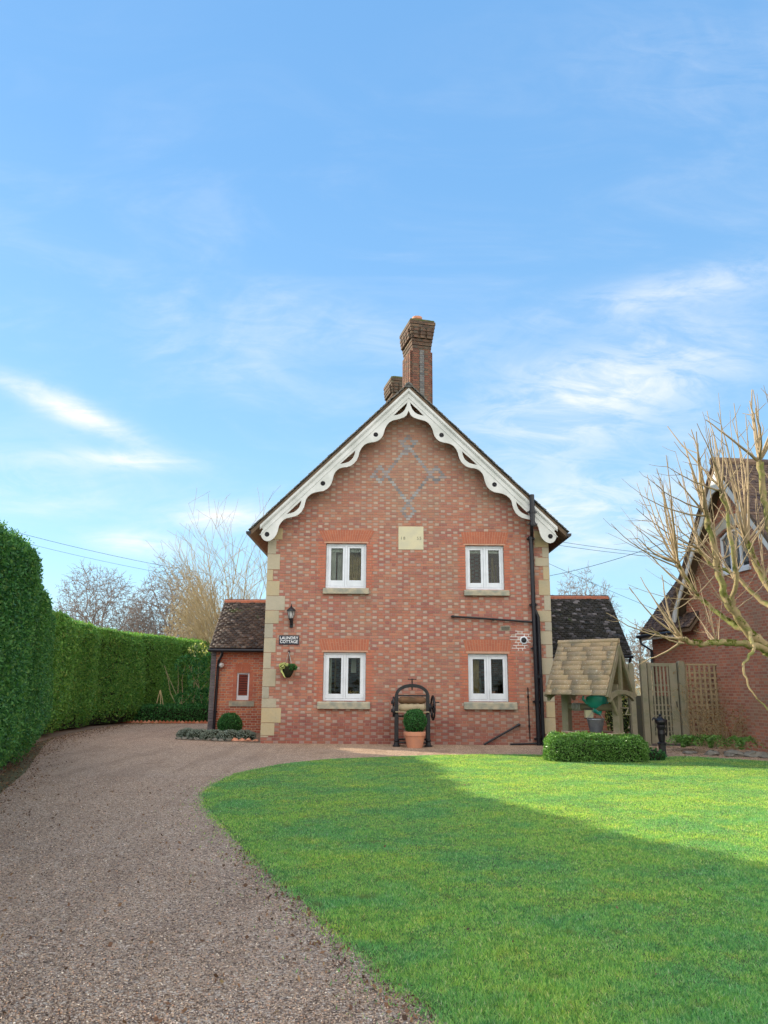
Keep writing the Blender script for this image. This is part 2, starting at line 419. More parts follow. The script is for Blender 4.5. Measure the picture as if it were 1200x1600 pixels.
def woodmat(name, c1, c2, c3=None, moss=0, isl=.5, lich=0):
    mt, nt, b, tc = newmat(name); b.inputs['Roughness'].default_value = .85; o = tc.outputs['Object']
    mp = nt.nodes.new('ShaderNodeMapping'); nt.links.new(o, mp.inputs[0]); mp.inputs['Scale'].default_value = (6, 6, 1.2)
    g = noise(nt, mp.outputs[0], 7, 6, .7, .5); c = mixc(nt, g*(1-isl)+island(nt)*isl, c1, c2)
    if c3: c = mixc(nt, noise(nt, o, 3, 4).step(.45, .7)*.6, c, c3)
    if moss: c = mixc(nt, noise(nt, o, 4, 6, .7).step(.48, .62)*moss, c, (.10, .12, .03))
    if lich: c = mixc(nt, noise(nt, o, 38, 3).step(.62, .70)*lich, c, (.60, .58, .50))
    nt.links.new(c, b.inputs['Base Color']); bump(nt, b, g, .006); return mt
M['oak'] = woodmat('weathered_green_timber', (.20, .17, .12), (.29, .25, .175), (.17, .175, .105), .3)
M['fence'] = woodmat('grey_green_timber', (.18, .165, .12), (.27, .245, .175), (.14, .155, .11), .25)
M['fence_brown'] = woodmat('brown_trellis_timber', (.27, .20, .12), (.36, .28, .17), (.22, .18, .11), .1)
M['shake'] = woodmat('well_roof_shingle', (.29, .215, .14), (.42, .305, .185), (.17, .16, .125), .15, .4, .9)
M['cane'] = woodmat('pale_cane', (.50, .40, .20), (.40, .32, .16))
M['galv'] = simple('galvanised_metal', (.30, .33, .37), (.22, .24, .28), 9, .45, .002, 40, metal=.6)
M['teal'] = simple('teal_plastic', (.02, .36, .30), (.02, .28, .25), 5, .35, .002, 20, spec=.5)
M['roller'] = woodmat('mangle_roller_wood', (.34, .27, .17), (.44, .36, .24), (.22, .17, .11), .15)
M['roller_rot'] = woodmat('rotten_roller_wood', (.10, .035, .02), (.22, .13, .07), (.03, .02, .015), .2)
M['cloth'] = simple('curtain_cloth', (.62, .60, .55), (.50, .48, .44), 4, .9)
M['gold'] = simple('gold_curtain_cloth', (.40, .28, .10), (.25, .17, .06), 6, .9)
M['blind'] = simple('window_blind', (.45, .45, .40), None, 5, .8)
M['fleece'] = simple('yellow_green_plant', (.55, .58, .22), (.42, .46, .16), 30, .9, .004, 60)
M['sign'] = simple('navy_sign_enamel', (.012, .016, .035), None, 5, .35, spec=.5)
M['lettering'] = simple('white_lettering', (.82, .83, .85), (.78, .8, .82), 5, .5)
M['lampglass'] = simple('lantern_glass', (.55, .56, .55), (.30, .30, .30), 12, .15, spec=.6)
M['louvre'] = simple('red_brown_louvre', (.20, .035, .02), (.13, .03, .02), 6, .5)
M['rock'] = simple('garden_rock', (.12, .115, .095), (.24, .225, .19), 7, .9, .01, 25, isl=.5)
M['rope'] = simple('pale_rope', (.5, .5, .48), None, 5, .9)
M['render'] = simple('weathered_render', (.52, .48, .40), (.38, .36, .30), 3, .9, .004, 30)
def glassmat():
    mt = bpy.data.materials.new('window_glass'); mt.use_nodes = True; nt = mt.node_tree; nt.nodes.clear()
    o = nt.nodes.new('ShaderNodeOutputMaterial'); mx = nt.nodes.new('ShaderNodeMixShader'); fr = nt.nodes.new('ShaderNodeFresnel'); fr.inputs[0].default_value = 1.33
    t = nt.nodes.new('ShaderNodeBsdfTransparent'); t.inputs[0].default_value = (.86, .9, .88, 1); g = nt.nodes.new('ShaderNodeBsdfGlossy'); g.inputs['Roughness'].default_value = .02
    tc = nt.nodes.new('ShaderNodeTexCoord'); bp = nt.nodes.new('ShaderNodeBump'); bp.inputs['Distance'].default_value = .02; bp.inputs['Strength'].default_value = .4
    nt.links.new(noise(nt, tc.outputs['Object'], 2.2, 2).v, bp.inputs['Height']); nt.links.new(bp.outputs[0], g.inputs['Normal'])
    nt.links.new(fr.outputs[0], mx.inputs[0]); nt.links.new(t.outputs[0], mx.inputs[1]); nt.links.new(g.outputs[0], mx.inputs[2]); nt.links.new(mx.outputs[0], o.inputs[0]); return mt
M['glass'] = glassmat()
M['glass_bright'] = simple('sky_reflecting_glass', (.05, .06, .07), (.04, .05, .06), 2, .03, spec=1.0); M['glass_bright'].node_tree.nodes['Principled BSDF'].inputs['Metallic'].default_value = .0; M['glass_bright'].node_tree.nodes['Principled BSDF'].inputs['IOR'].default_value = 3.2
def leafmat(name, stops, big=None, bigf=.5, trans=.35, rough=.55, spec=.3, bscale=.6):
    mt, nt, b, tc = newmat(name); b.inputs['Roughness'].default_value = rough; b.inputs['Specular IOR Level'].default_value = spec
    c = ramp(nt, island(nt), stops)
    if big: c = mixc(nt, noise(nt, tc.outputs['Object'], bscale, 5, .6).step(.42, .68)*bigf, c, big)
    nt.links.new(c, b.inputs['Base Color'])
    out = nt.nodes['Material Output']; tr = nt.nodes.new('ShaderNodeBsdfTranslucent'); nt.links.new(mixc(nt, 1.0, c, (1.25, 1.35, .7), 'MULTIPLY'), tr.inputs[0])
    mx = nt.nodes.new('ShaderNodeMixShader'); mx.inputs[0].default_value = trans
    nt.links.new(b.outputs[0], mx.inputs[1]); nt.links.new(tr.outputs[0], mx.inputs[2]); nt.links.new(mx.outputs[0], out.inputs[0]); return mt
M['leaf_hedge'] = leafmat('hedge_leaf', [(0, (.03, .10, .04)), (.5, (.055, .18, .05)), (.85, (.10, .26, .06)), (1, (.18, .30, .08))], (.12, .24, .03), .35)
M['leaf_hedge2'] = leafmat('far_hedge_leaf', [(0, (.05, .15, .04)), (.5, (.11, .28, .055)), (.85, (.19, .37, .07)), (1, (.28, .33, .09))], (.12, .24, .035), .5)
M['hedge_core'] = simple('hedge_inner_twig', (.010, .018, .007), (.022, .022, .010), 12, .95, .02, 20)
M['leaf_box'] = leafmat('box_leaf', [(0, (.05, .13, .025)), (.5, (.10, .24, .04)), (1, (.22, .40, .10))], None, 0, .3, .4, .5)
M['leaf_dark'] = leafmat('dark_box_leaf', [(0, (.015, .08, .022)), (.6, (.04, .16, .04)), (1, (.08, .24, .06))], None, 0, .25)
M['leaf_grey'] = leafmat('grey_green_leaf', [(0, (.14, .18, .15)), (.6, (.22, .27, .23)), (1, (.32, .36, .31))], None, 0, .2, .8)
M['leaf_varieg'] = leafmat('variegated_leaf', [(0, (.05, .10, .03)), (.55, (.10, .16, .06)), (.75, (.45, .45, .12)), (1, (.7, .68, .45))], None, 0, .4)
M['leaf_brown'] = leafmat('brown_dead_leaf', [(0, (.16, .08, .035)), (.6, (.26, .15, .07)), (1, (.36, .25, .13))], None, 0, .3, .8)
M['leaf_litter'] = leafmat('fallen_leaf', [(0, (.08, .045, .03)), (.5, (.17, .09, .055)), (.85, (.28, .15, .08)), (1, (.42, .30, .16))], None, 0, .2, .8)
M['bark_far'] = simple('grey_brown_bark', (.20, .16, .14), (.28, .225, .19), 2, .9)
M['bark_mid'] = simple('yellow_brown_bark', (.44, .35, .20), (.33, .26, .15), 2, .9)
def barkmat():
    mt, nt, b, tc = newmat('mossy_pollard_bark'); b.inputs['Roughness'].default_value = .85; o = tc.outputs['Object']
    c = mixc(nt, noise(nt, o, 9, 5), (.36, .27, .14), (.19, .145, .08))
    c = mixc(nt, noise(nt, o, 3.3, 6, .7).step(.44, .58)*.8, c, (.13, .16, .03))
    nt.links.new(c, b.inputs['Base Color']); bump(nt, b, noise(nt, o, 30, 4), .008); return mt
M['bark_pol'] = barkmat()
M['shoot'] = simple('pollard_shoot_bark', (.38, .285, .165), (.24, .185, .12), 3, .7, isl=.4)
def mossbark():
    return simple('thick_moss', (.10, .13, .015), (.16, .17, .03), 12, .95, .02, 40)
M['moss'] = mossbark()
# ground sheets
def gravelmat():
    mt, nt, b, tc = newmat('pea_gravel'); b.inputs['Roughness'].default_value = .8; o = tc.outputs['Object']
    v = vor(nt, o, 92); v2 = vor(nt, o, 55)
    sx = nt.nodes.new('ShaderNodeSeparateColor'); nt.links.new(v.outputs['Color'], sx.inputs[0]); rnd = S(nt, sx.outputs[0])
    sx2 = nt.nodes.new('ShaderNodeSeparateColor'); nt.links.new(v2.outputs['Color'], sx2.inputs[0]); rnd2 = S(nt, sx2.outputs[0])
    st = [(0.00, (0.123, 0.084, 0.063)), (0.25, (0.302, 0.215, 0.159)), (0.50, (0.470, 0.352, 0.260)), (0.70, (0.594, 0.430, 0.299)), (0.86, (0.560, 0.467, 0.385)), (1.00, (0.896, 0.746, 0.597))]
    c = mixc(nt, rnd2.gt(.7), ramp(nt, rnd, st), ramp(nt, rnd2*3.3-2.3, st))
    n1 = noise(nt, o, .5, 5, .6); n2 = noise(nt, o, 1.7, 6, .7); n3 = noise(nt, o, 9, 4, .7)
    c = mixc(nt, n1.step(.40, .65)*.45, c, mixc(nt, 1.0, c, (.88, .90, .95), 'MULTIPLY'))
    c = mixc(nt, n2.step(.52, .70)*.5, c, mixc(nt, 1.0, c, (.52, .43, .36), 'MULTIPLY'))
    x, y, z = sep(nt, o); tr_ = noise(nt, comb(nt, x*1.5, y*.16, 0.0), 1.6, 4, .6)
    c = mixc(nt, tr_.step(.48, .62)*.38, c, mixc(nt, 1.0, c, (.62, .58, .56), 'MULTIPLY'))
    c = mixc(nt, n3.step(.58, .75)*.45, c, (.10, .07, .05))
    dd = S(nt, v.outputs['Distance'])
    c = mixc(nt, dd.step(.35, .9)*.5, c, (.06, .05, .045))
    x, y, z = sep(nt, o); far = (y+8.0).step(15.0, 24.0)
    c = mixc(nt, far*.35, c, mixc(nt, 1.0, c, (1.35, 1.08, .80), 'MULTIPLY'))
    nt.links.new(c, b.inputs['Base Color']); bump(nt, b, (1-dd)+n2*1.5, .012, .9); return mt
M['gravel'] = gravelmat()
def pebmat():
    mt, nt, b, tc = newmat('loose_pebble'); b.inputs['Roughness'].default_value = .7
    c = ramp(nt, island(nt), [(0.00, (0.078, 0.053, 0.044)), (0.20, (0.224, 0.152, 0.111)), (0.45, (0.426, 0.320, 0.241)), (0.65, (0.560, 0.410, 0.289)), (0.82, (0.515, 0.430, 0.375)), (0.93, (0.582, 0.325, 0.193)), (1.00, (0.950, 0.840, 0.693))])
    nt.links.new(c, b.inputs['Base Color']); return mt
M['pebble'] = pebmat()
M['soil'] = simple('leafy_soil', (.16, .11, .075), (.28, .19, .12), 14, .95, .02, 30)
M['meadow'] = simple('far_ground', (.10, .12, .05), (.14, .11, .06), .4, .95, .02, 8)
M['lawn'] = simple('lawn_thatch', (.06, .12, .03), (.11, .14, .05), 9, .95, .02, 60)
def grassmat():
    mt, nt, b, tc = newmat('grass_blade'); b.inputs['Roughness'].default_value = .6; b.inputs['Specular IOR Level'].default_value = .25; o = tc.outputs['Object']
    c = ramp(nt, island(nt), [(0, (.11, .29, .10)), (.4, (.22, .47, .14)), (.75, (.36, .62, .17)), (.93, (.52, .66, .25)), (1, (.70, .67, .45))])
    c = mixc(nt, noise(nt, o, .8, 6, .65).step(.42, .62)*.75, c, mixc(nt, 1.0, c, (.50, .80, 1.25), 'MULTIPLY'))
    c = mixc(nt, noise(nt, o, 3.1, 5, .65).step(.48, .68)*.42, c, mixc(nt, 1.0, c, (1.5, 1.04, .75), 'MULTIPLY'))
    c = mixc(nt, noise(nt, o, 5.3, 3).step(.60, .75)*.45, c, (.22, .17, .09))
    c = mixc(nt, noise(nt, o, 14, 3, .6).step(.50, .64)*.65, c, mixc(nt, 1.0, c, (.5, .62, .6), 'MULTIPLY'))
    c = mixc(nt, noise(nt, o, 1.3, 5, .65).step(.46, .68)*.38, c, mixc(nt, 1.0, c, (1.5, 1.2, .8), 'MULTIPLY'))
    nt.links.new(c, b.inputs['Base Color'])
    out = nt.nodes['Material Output']; tr = nt.nodes.new('ShaderNodeBsdfTranslucent'); nt.links.new(mixc(nt, 1.0, c, (1.8, 1.5, .5), 'MULTIPLY'), tr.inputs[0])
    mx = nt.nodes.new('ShaderNodeMixShader'); mx.inputs[0].default_value = .45
    nt.links.new(b.outputs[0], mx.inputs[1]); nt.links.new(tr.outputs[0], mx.inputs[2]); nt.links.new(mx.outputs[0], out.inputs[0]); return mt
M['grass'] = grassmat()

# ================================================================== GROUND
def sheet(name, poly, z, mt, kind='structure', thick=None, sub=None):
    mb = MB()
    tris = tessellate_polygon([[Vector((p[0], p[1], 0)) for p in poly]])
    mb.add([(p[0], p[1], z) for p in poly], [tuple(t) for t in tris])
    o = mb.build(name, mt, origin=(0, 0, 0)); 
    if o.data.polygons and o.data.polygons[0].normal.z < 0: o.data.flip_normals()
    return tag(o, kind=kind)
sheet('ground', [(-600, -300), (600, -300), (600, 900), (-600, 900)], 0, M['meadow'])
HB = [(-3.2, 2.5), (-3.9, 7.0), (-4.9, 10.4), (-6.1, 13.8), (-7.2, 17.0), (-8.3, 20.2), (-8.9, 23.5), (-9.2, 28), (-8.9, 34)]   # foot of the hedge
drive = [(-3.0, -4), (-3.3, 2.5), (-4.0, 7.0), (-5.0, 10.4), (-6.1, 13.8), (-7.3, 17.0), (-8.5, 20.2), (-9.6, 24), (-10, 29.8), (-6.4, 30.6), (-5.5, 36), (12, 36), (14, 20), (14, -4)]
sheet('gravel_drive', drive, .004, M['gravel'])
def smooth(pts, n=4, closed=False):
    out = []; N = len(pts)
    for i in range(N-1 if not closed else N):
        p0, p1, p2, p3 = pts[max(i-1, 0)], pts[i], pts[(i+1) % N], pts[min(i+2, N-1)]
        for k in range(n):
            t = k/n; out.append(tuple(.5*((2*p1[j])+(-p0[j]+p2[j])*t+(2*p0[j]-5*p1[j]+4*p2[j]-p3[j])*t*t+(-p0[j]+3*p1[j]-3*p2[j]+p3[j])*t**3) for j in range(2)))
    out.append(tuple(pts[-1][:2])); return out
lp = [(706, 1600), (612, 1528), (527, 1458), (454, 1392), (400, 1345), (360, 1303), (332, 1272), (319, 1250), (324, 1236), (360, 1214), (400, 1203), (450, 1194), (520, 1187), (600, 1184), (700, 1180.5), (780, 1180), (850, 1181), (925, 1186), (1000, 1188), (1060, 1183), (1120, 1186), (1200, 1191)]
lawn_edge = smooth([tuple(G(*p))[:2] for p in lp], 5)
lawn_poly = [(13, -4), (3.0, -4), (1.3, 1.5), (.75, 2.8)]+lawn_edge+[(10.5, 15.9), (13, 15.0)]
sheet('lawn', lawn_poly, .016, M['lawn'])
# grass blades: uncountable
def grass():
    N = 3600000
    # sample in a fan from the camera so that near ground gets more blades
    d = 3.3+(rng.random(N)**1.25)*15.2; xr = rng.uniform(-.36, .62, N); x = xr*d; y = d
    dens = rng.random(N)
    n = wob(np.stack([x*2.3, y*2.3, x*0], 1), 5, 1.0)*.03+rng.normal(0, .045, N)+np.where(rng.random(N) < .06, rng.normal(0, .16, N), 0)
    k = inpoly(x+n, y+n, lawn_poly) & (dens < .36)
    x, y = x[k], y[k]; N = len(x); d = np.hypot(x, y)
    h = rng.uniform(.010, .030, N)*(1+.3*wob(np.stack([x*3, y*3, x*0], 1), 3, 1.0)); w = .0019+.00030*d; w = w*rng.uniform(.7, 1.5, N); h = h*(1-.02*d.clip(0, 15))
    a = rng.uniform(0, 6.283, N); ln = rng.normal(0, .55, (N, 2))*h[:, None]
    ca, sa = np.cos(a)*w, np.sin(a)*w; z0 = np.full(N, .012)
    v = np.stack([np.stack([x-ca, y-sa, z0], 1), np.stack([x+ca, y+sa, z0], 1), np.stack([x+ln[:, 0], y+ln[:, 1], z0+h], 1)], 1).reshape(-1, 3)
    o = npmesh('grass', [(v, np.arange(3*N).reshape(-1, 3), 0)], [M['grass']], origin=(0, 0, 0))
    tag(o, 'short mown green grass covering the lawn', 'grass', kind='stuff')
grass()
# loose pebbles on the drive
def pebbles():
    N = 330000; d = 3.2+(rng.random(N)**1.6)*10; x = rng.uniform(-.62, .14, N)*d; y = d
    k = ~inpoly(x, y, lawn_poly) & inpoly(x, y, drive) & (rng.random(N) < .33); x, y = x[k], y[k]; N = len(x)
    r = rng.uniform(.0028, .0065, N)*(1+.02*y)
    base = np.array([(1, 0, 0), (0, 1, 0), (-1, 0, 0), (0, -1, 0), (0, 0, .7), (.1, 0, -.5)])
    a = rng.uniform(0, 6.28, N); c, s = np.cos(a), np.sin(a); sx = rng.uniform(.7, 1.4, N)
    v = base[None]*np.stack([r*sx, r, r], 1)[:, None]*rng.uniform(.75, 1.25, (N, 6, 1))
    X = v[..., 0]*c[:, None]-v[..., 1]*s[:, None]+x[:, None]; Y = v[..., 0]*s[:, None]+v[..., 1]*c[:, None]+y[:, None]; Z = v[..., 2]+.006+r[:, None]*.2
    f = np.array([(0, 1, 4), (1, 2, 4), (2, 3, 4), (3, 0, 4), (1, 0, 5), (2, 1, 5), (3, 2, 5), (0, 3, 5)])
    F = (np.arange(N)[:, None, None]*6+f[None]).reshape(-1, 3)
    o = npmesh('pebbles', [(np.stack([X, Y, Z], -1).reshape(-1, 3), F, 0)], [M['pebble']], origin=(0, 0, 0))
    tag(o, 'loose mixed pebbles of the gravel drive', 'pebbles', kind='stuff')
pebbles()
def litter():
    P_ = []
    for i in range(len(HB)-1):     # under the hedge
        (x0, y0), (x1, y1) = HB[i], HB[i+1]; n = 650
        t = rng.random(n); off = np.abs(rng.normal(0, .42, n))-.45
        P_.append(np.stack([x0+(x1-x0)*t+off, y0+(y1-y0)*t, np.full(n, .018)], 1))
    for i in range(0, 22):        # along the near edge of the lawn
        (x0, y0), (x1, y1) = lawn_edge[i], lawn_edge[i+1]; n = 16
        t = rng.random(n); P_.append(np.stack([x0+(x1-x0)*t-np.abs(rng.normal(0, .16, n)), y0+(y1-y0)*t, np.full(n, .016)], 1))
    n = 700; yy = rng.uniform(3.3, 12, n); P_.append(np.stack([rng.uniform(-.45, .1, n)*yy, yy, np.full(n, .016)], 1))
    n = 45; yy = rng.uniform(4, 16, n); P_.append(np.stack([rng.uniform(0, .4, n)*yy, yy, np.full(n, .045)], 1))
    n = 500; P_.append(np.stack([rng.uniform(5.6, 8.6, n), rng.uniform(17.4, 20.4, n), np.full(n, .016)], 1))
    p = np.concatenate(P_); nn = np.tile([[0, 0, 1.]], (len(p), 1))
    k = len(p); a = rng.uniform(0, 6.28, k); s = rng.uniform(.005, .017, k)*(1+.03*p[:, 1])
    dx = np.stack([np.cos(a)*s, np.sin(a)*s, rng.normal(0, .006, k)], 1); dy = np.stack([-np.sin(a)*s*.55, np.cos(a)*s*.55, rng.normal(0, .006, k)], 1)
    v = np.stack([p-dx, p+dy, p+dx, p-dy], 1).reshape(-1, 3)
    o = npmesh('fallen_leaves', [(v, np.arange(4*k).reshape(-1, 4), 0)], [M['leaf_litter']], origin=(0, 0, 0))
    tag(o, 'scattered brown fallen leaves on the drive edge, lawn and hedge foot', 'leaves', kind='stuff')
litter()
sheet('soil', [(HB[i][0]-.30-.02*i, HB[i][1]) for i in range(len(HB))]+[(-12, 34), (-12, 2)], .009, M['soil'])

# ================================================================== COTTAGE
Y0, XC, HW = 20.7, .67, 3.82
ZA, SL, EX = 9.79, .986, 4.26         # ridge height, roof slope, half width to the eave tips
cot = thing('cottage', 'two-storey red and grey patterned brick cottage with a white scalloped gable board', 'house', (XC, Y0, 0))
def F(px, py, dy=0): p = P(px, py, Y0+dy); return (p.x-XC, p.z)      # facade-local x,z
def rect(px0, py0, px1, py1, dy=0):
    a, b = F(px0, py0, dy), F(px1, py1, dy); return (a[0], b[0], b[1], a[1])  # x0,x1,z0,z1
wins = {'ul': dict(o=(509.8, 848.8, 572, 918.8), s=(504.8, 918.8, 576.5, 928.5), a=(498, 829, 586, 846.5), g=[(517.8, 857, 535.2, 907.3), (546.4, 857, 564, 907.3)]),
        'll': dict(o=(505.6, 1019, 571, 1095.6), s=(496, 1096, 578.4, 1108), a=(497, 998.5, 577, 1016.5), g=[(514.4, 1028, 532.4, 1084.4), (544.4, 1028, 562.4, 1084.4)]),
        'ur': dict(o=(726.9, 852, 788.6, 921.5), s=(725, 922, 795.6, 931.3), a=(720, 831.5, 795, 850), g=[(733.5, 860, 751.5, 911.5), (762, 860, 780.5, 911.5)]),
        'lr': dict(o=(731.2, 1021.3, 795.3, 1096.7), s=(724.7, 1096.7, 808, 1108.8), a=(723.5, 1000, 800, 1017.8), g=[(738.3, 1030, 757.3, 1084), (766.7, 1030, 786.5, 1084)])}
holes = []
for k, w in wins.items():
    x0, x1, z0, z1 = rect(*w['o']); w['r'] = (x0, x1, z0, z1); holes.append([(x0, z0), (x1, z0), (x1, z1), (x0, z1)])
zw = ZA-SL*HW-.22
LEN = 9.5
mb = MB()
mb.prism([(-HW, -.2), (HW, -.2), (HW, zw), (0, ZA-.22), (-HW, zw)], 0, .30, holes)
mb.prism([(-HW, -.2), (HW, -.2), (HW, zw), (0, ZA-.22), (-HW, zw)], LEN-.3, LEN)
for s in (-1, 1): mb.box(min(s*HW, s*(HW-.3)), max(s*HW, s*(HW-.3)), .302, LEN-.302, -.2, zw)
wall = mb.build('wall', M['brick'], cot, local=True)
# shallow brick plinth
mb = MB(); mb.box(-HW-.01, HW+.01, -.03, .0, -.2, .16); mb.build('plinth', M['brick'], cot, local=True)
# quoins
def quoin(side):
    mb = MB(); z = -.1; k = 0; ztop = zw-.12
    rr = random.Random(3 if side < 0 else 5)
    while z < ztop-.1:
        h = rr.uniform(.24, .46); h = min(h, ztop-z)
        w = rr.uniform(.28, .38) if k % 2 else rr.uniform(.15, .22)
        if side < 0 and k in (2, 10): w = .50
        e = .014; x0, x1 = (-HW-e, -HW+w) if side < 0 else (HW-w, HW+e)
        mb.box(x0, x1, -.012, .34 if k % 2 else .5, z+.005, z+h-.005); z += h; k += 1
    mb.build('stone_quoins', M['stone'], cot, local=True, bevel=.006)
quoin(-1); quoin(1)
# roof
def slab(mb, sgn, off, th, y0, y1, xin=0, xout=EX, sl=SL, za=ZA):
    """sloping slab; off = distance below the outer surface line"""
    a = (sgn*xin, za-xin*sl-off); b = (sgn*xout, za-xout*sl-off)
    mb.prism([a, b, (b[0], b[1]-th), (a[0], a[1]-th)], y0, y1)
mb = MB(); slab(mb, 1, .05, .13, -.40, LEN+.4, xin=.002); slab(mb, -1, .05, .13, -.40, LEN+.4, xin=.002)
roof = mb.build('roof', M['soffit'], cot, local=True)
pv = []
for s in (-1, 1):
    L = EX*math.hypot(1, SL)-.02
    vx = Vector((-s, 0, SL)).normalized()
    v, f = tiles((s*EX, -.46, ZA-EX*SL-.05), (0, 1, 0), vx, LEN+.9, L, .105, .17, .018)
    pv.append((v, f, 0))
npmesh('roof_tiles', pv, [M['tile_main']], roof, local=True)
mb = MB()
for k in range(23): mb.prism([(-.14, ZA-.13), (-.08, ZA-.01), (0, ZA+.035), (.08, ZA-.01), (.14, ZA-.13)], -.43+k*.45, -.44+k*.45+.44)
mb.build('ridge_tiles', M['tile_main'], roof, local=True)
# gutters
for s in (-1, 1):
    mb = MB(); x = s*(EX+.05); z = ZA-EX*SL-.10
    mb.prism([(x-.07, z+.02), (x-.06, z-.05), (x, z-.085), (x+.06, z-.05), (x+.07, z+.02)], -.42, LEN+.3)
    mb.build('gutter', M['pipe'], cot, local=True)
# bargeboards, traced on the left and mirrored
low = [(641.0, 641.4), (634.9, 649), (631, 652), (624, 654.4), (613.2, 657), (608, 660), (604.5, 664.2), (601.5, 669.5), (600.0, 675), (598.2, 680.5), (594.8, 685.2), (590, 688.8), (585, 690.4), (579, 691.2), (574.2, 692.4), (569, 695), (565.5, 698.9), (562.8, 703.5), (561.2, 707.6), (560, 713), (556.9, 719.5), (553, 724), (548.2, 727.6), (542, 729.6), (535.2, 730.3), (530, 732), (526.5, 734.6), (523, 738.5), (521, 743.3), (519.8, 749), (518.2, 754), (515.7, 759), (511, 763.8), (504.9, 767), (498, 768), (491.9, 769.3), (486, 771.8), (481, 775.8), (478, 780), (476.7, 785.5), (475, 792), (471.3, 799), (467, 803.4), (461.5, 806.4), (455, 808), (448.5, 809.3), (443, 812), (438.8, 816.4), (436, 821), (434.4, 826.7), (433.4, 831), (431.2, 836), (428.4, 840), (424.7, 843.3), (421, 845), (417.1, 845.6), (412.8, 844.2), (409.7, 841), (407.8, 837), (407.9, 832.4), (409.5, 829), (411.6, 826.2)]
BY = -.38
lowL = [F(x, y, BY) for x, y in low]
cuts = [[(636.6, 628.5), (635.4, 634), (632.7, 639.8), (629.5, 643.6), (625.1, 646.6), (620.5, 648.2), (614.6, 649.2), (625, 639)],
        [(555.3, 703.8), (554, 710), (551.4, 715.6), (548, 719.2), (543.9, 722), (538, 723.8), (531.2, 724.8), (543, 714.3)],
        [(470.8, 781.8), (469.6, 788), (466.9, 793.4), (463.5, 797.2), (459.4, 800), (454, 802), (447.4, 803.4), (459, 792.6)]]
rnds = [(587.2, 679), (504.5, 755.2), (417.2, 834.8)]
off = .17
x_in = 0.0
for s in (-1, 1):
    ol = [(0, ZA-off)]+[(0, lowL[0][1])]+[(min(p[0], -.002), p[1]) for p in lowL[1:]]
    xe = lowL[-1][0]-.12; ol += [(xe, ZA-off+xe*SL)]
    hl = [[F(x, y, BY) for x, y in c] for c in cuts]
    circ = []
    for (x, y) in rnds:
        c = F(x, y, BY); circ.append(c)
        hl.append([(c[0]+.068*math.cos(q), c[1]+.068*math.sin(q)) for q in [2*math.pi*k/16 for k in range(16)]])
    mx = lambda L: [(-s*p[0], p[1]) for p in L]
    mb = MB(); mb.prism(mx(ol), BY, BY+.045, [mx(h) for h in hl])
    bb = mb.build('bargeboard', M['board'], cot, local=True)
    mb = MB()   # raised mouldings along the top edge
    for (o1, o2, y1) in ((.0, .085, .04), (.085, .12, .022), (.26, .285, .012)):
        mb.prism(mx([(-.002, ZA-off-o1+.02), (-.002, ZA-off-o2+.02), (xe+.03, ZA-off-o2+.02+(xe+.03)*SL), (xe+.03, ZA-off-o1+.02+(xe+.03)*SL)]), BY-y1, BY-.001)
    mb.build('moulding', M['board'], bb, local=True)
    for c in circ:
        mb = MB(); R_ = Matrix.Translation((-s*c[0], BY+.02, c[1])) @ Matrix.Rotation(math.pi/2, 4, 'X')
        mb.lathe([(.064, 0), (.064, .02), (.045, .022), (.03, .012), (.02, .028), (.005, .032)], M=R_, n=16)
        mb.build('roundel', M['iron'], bb, local=True, smooth=True)
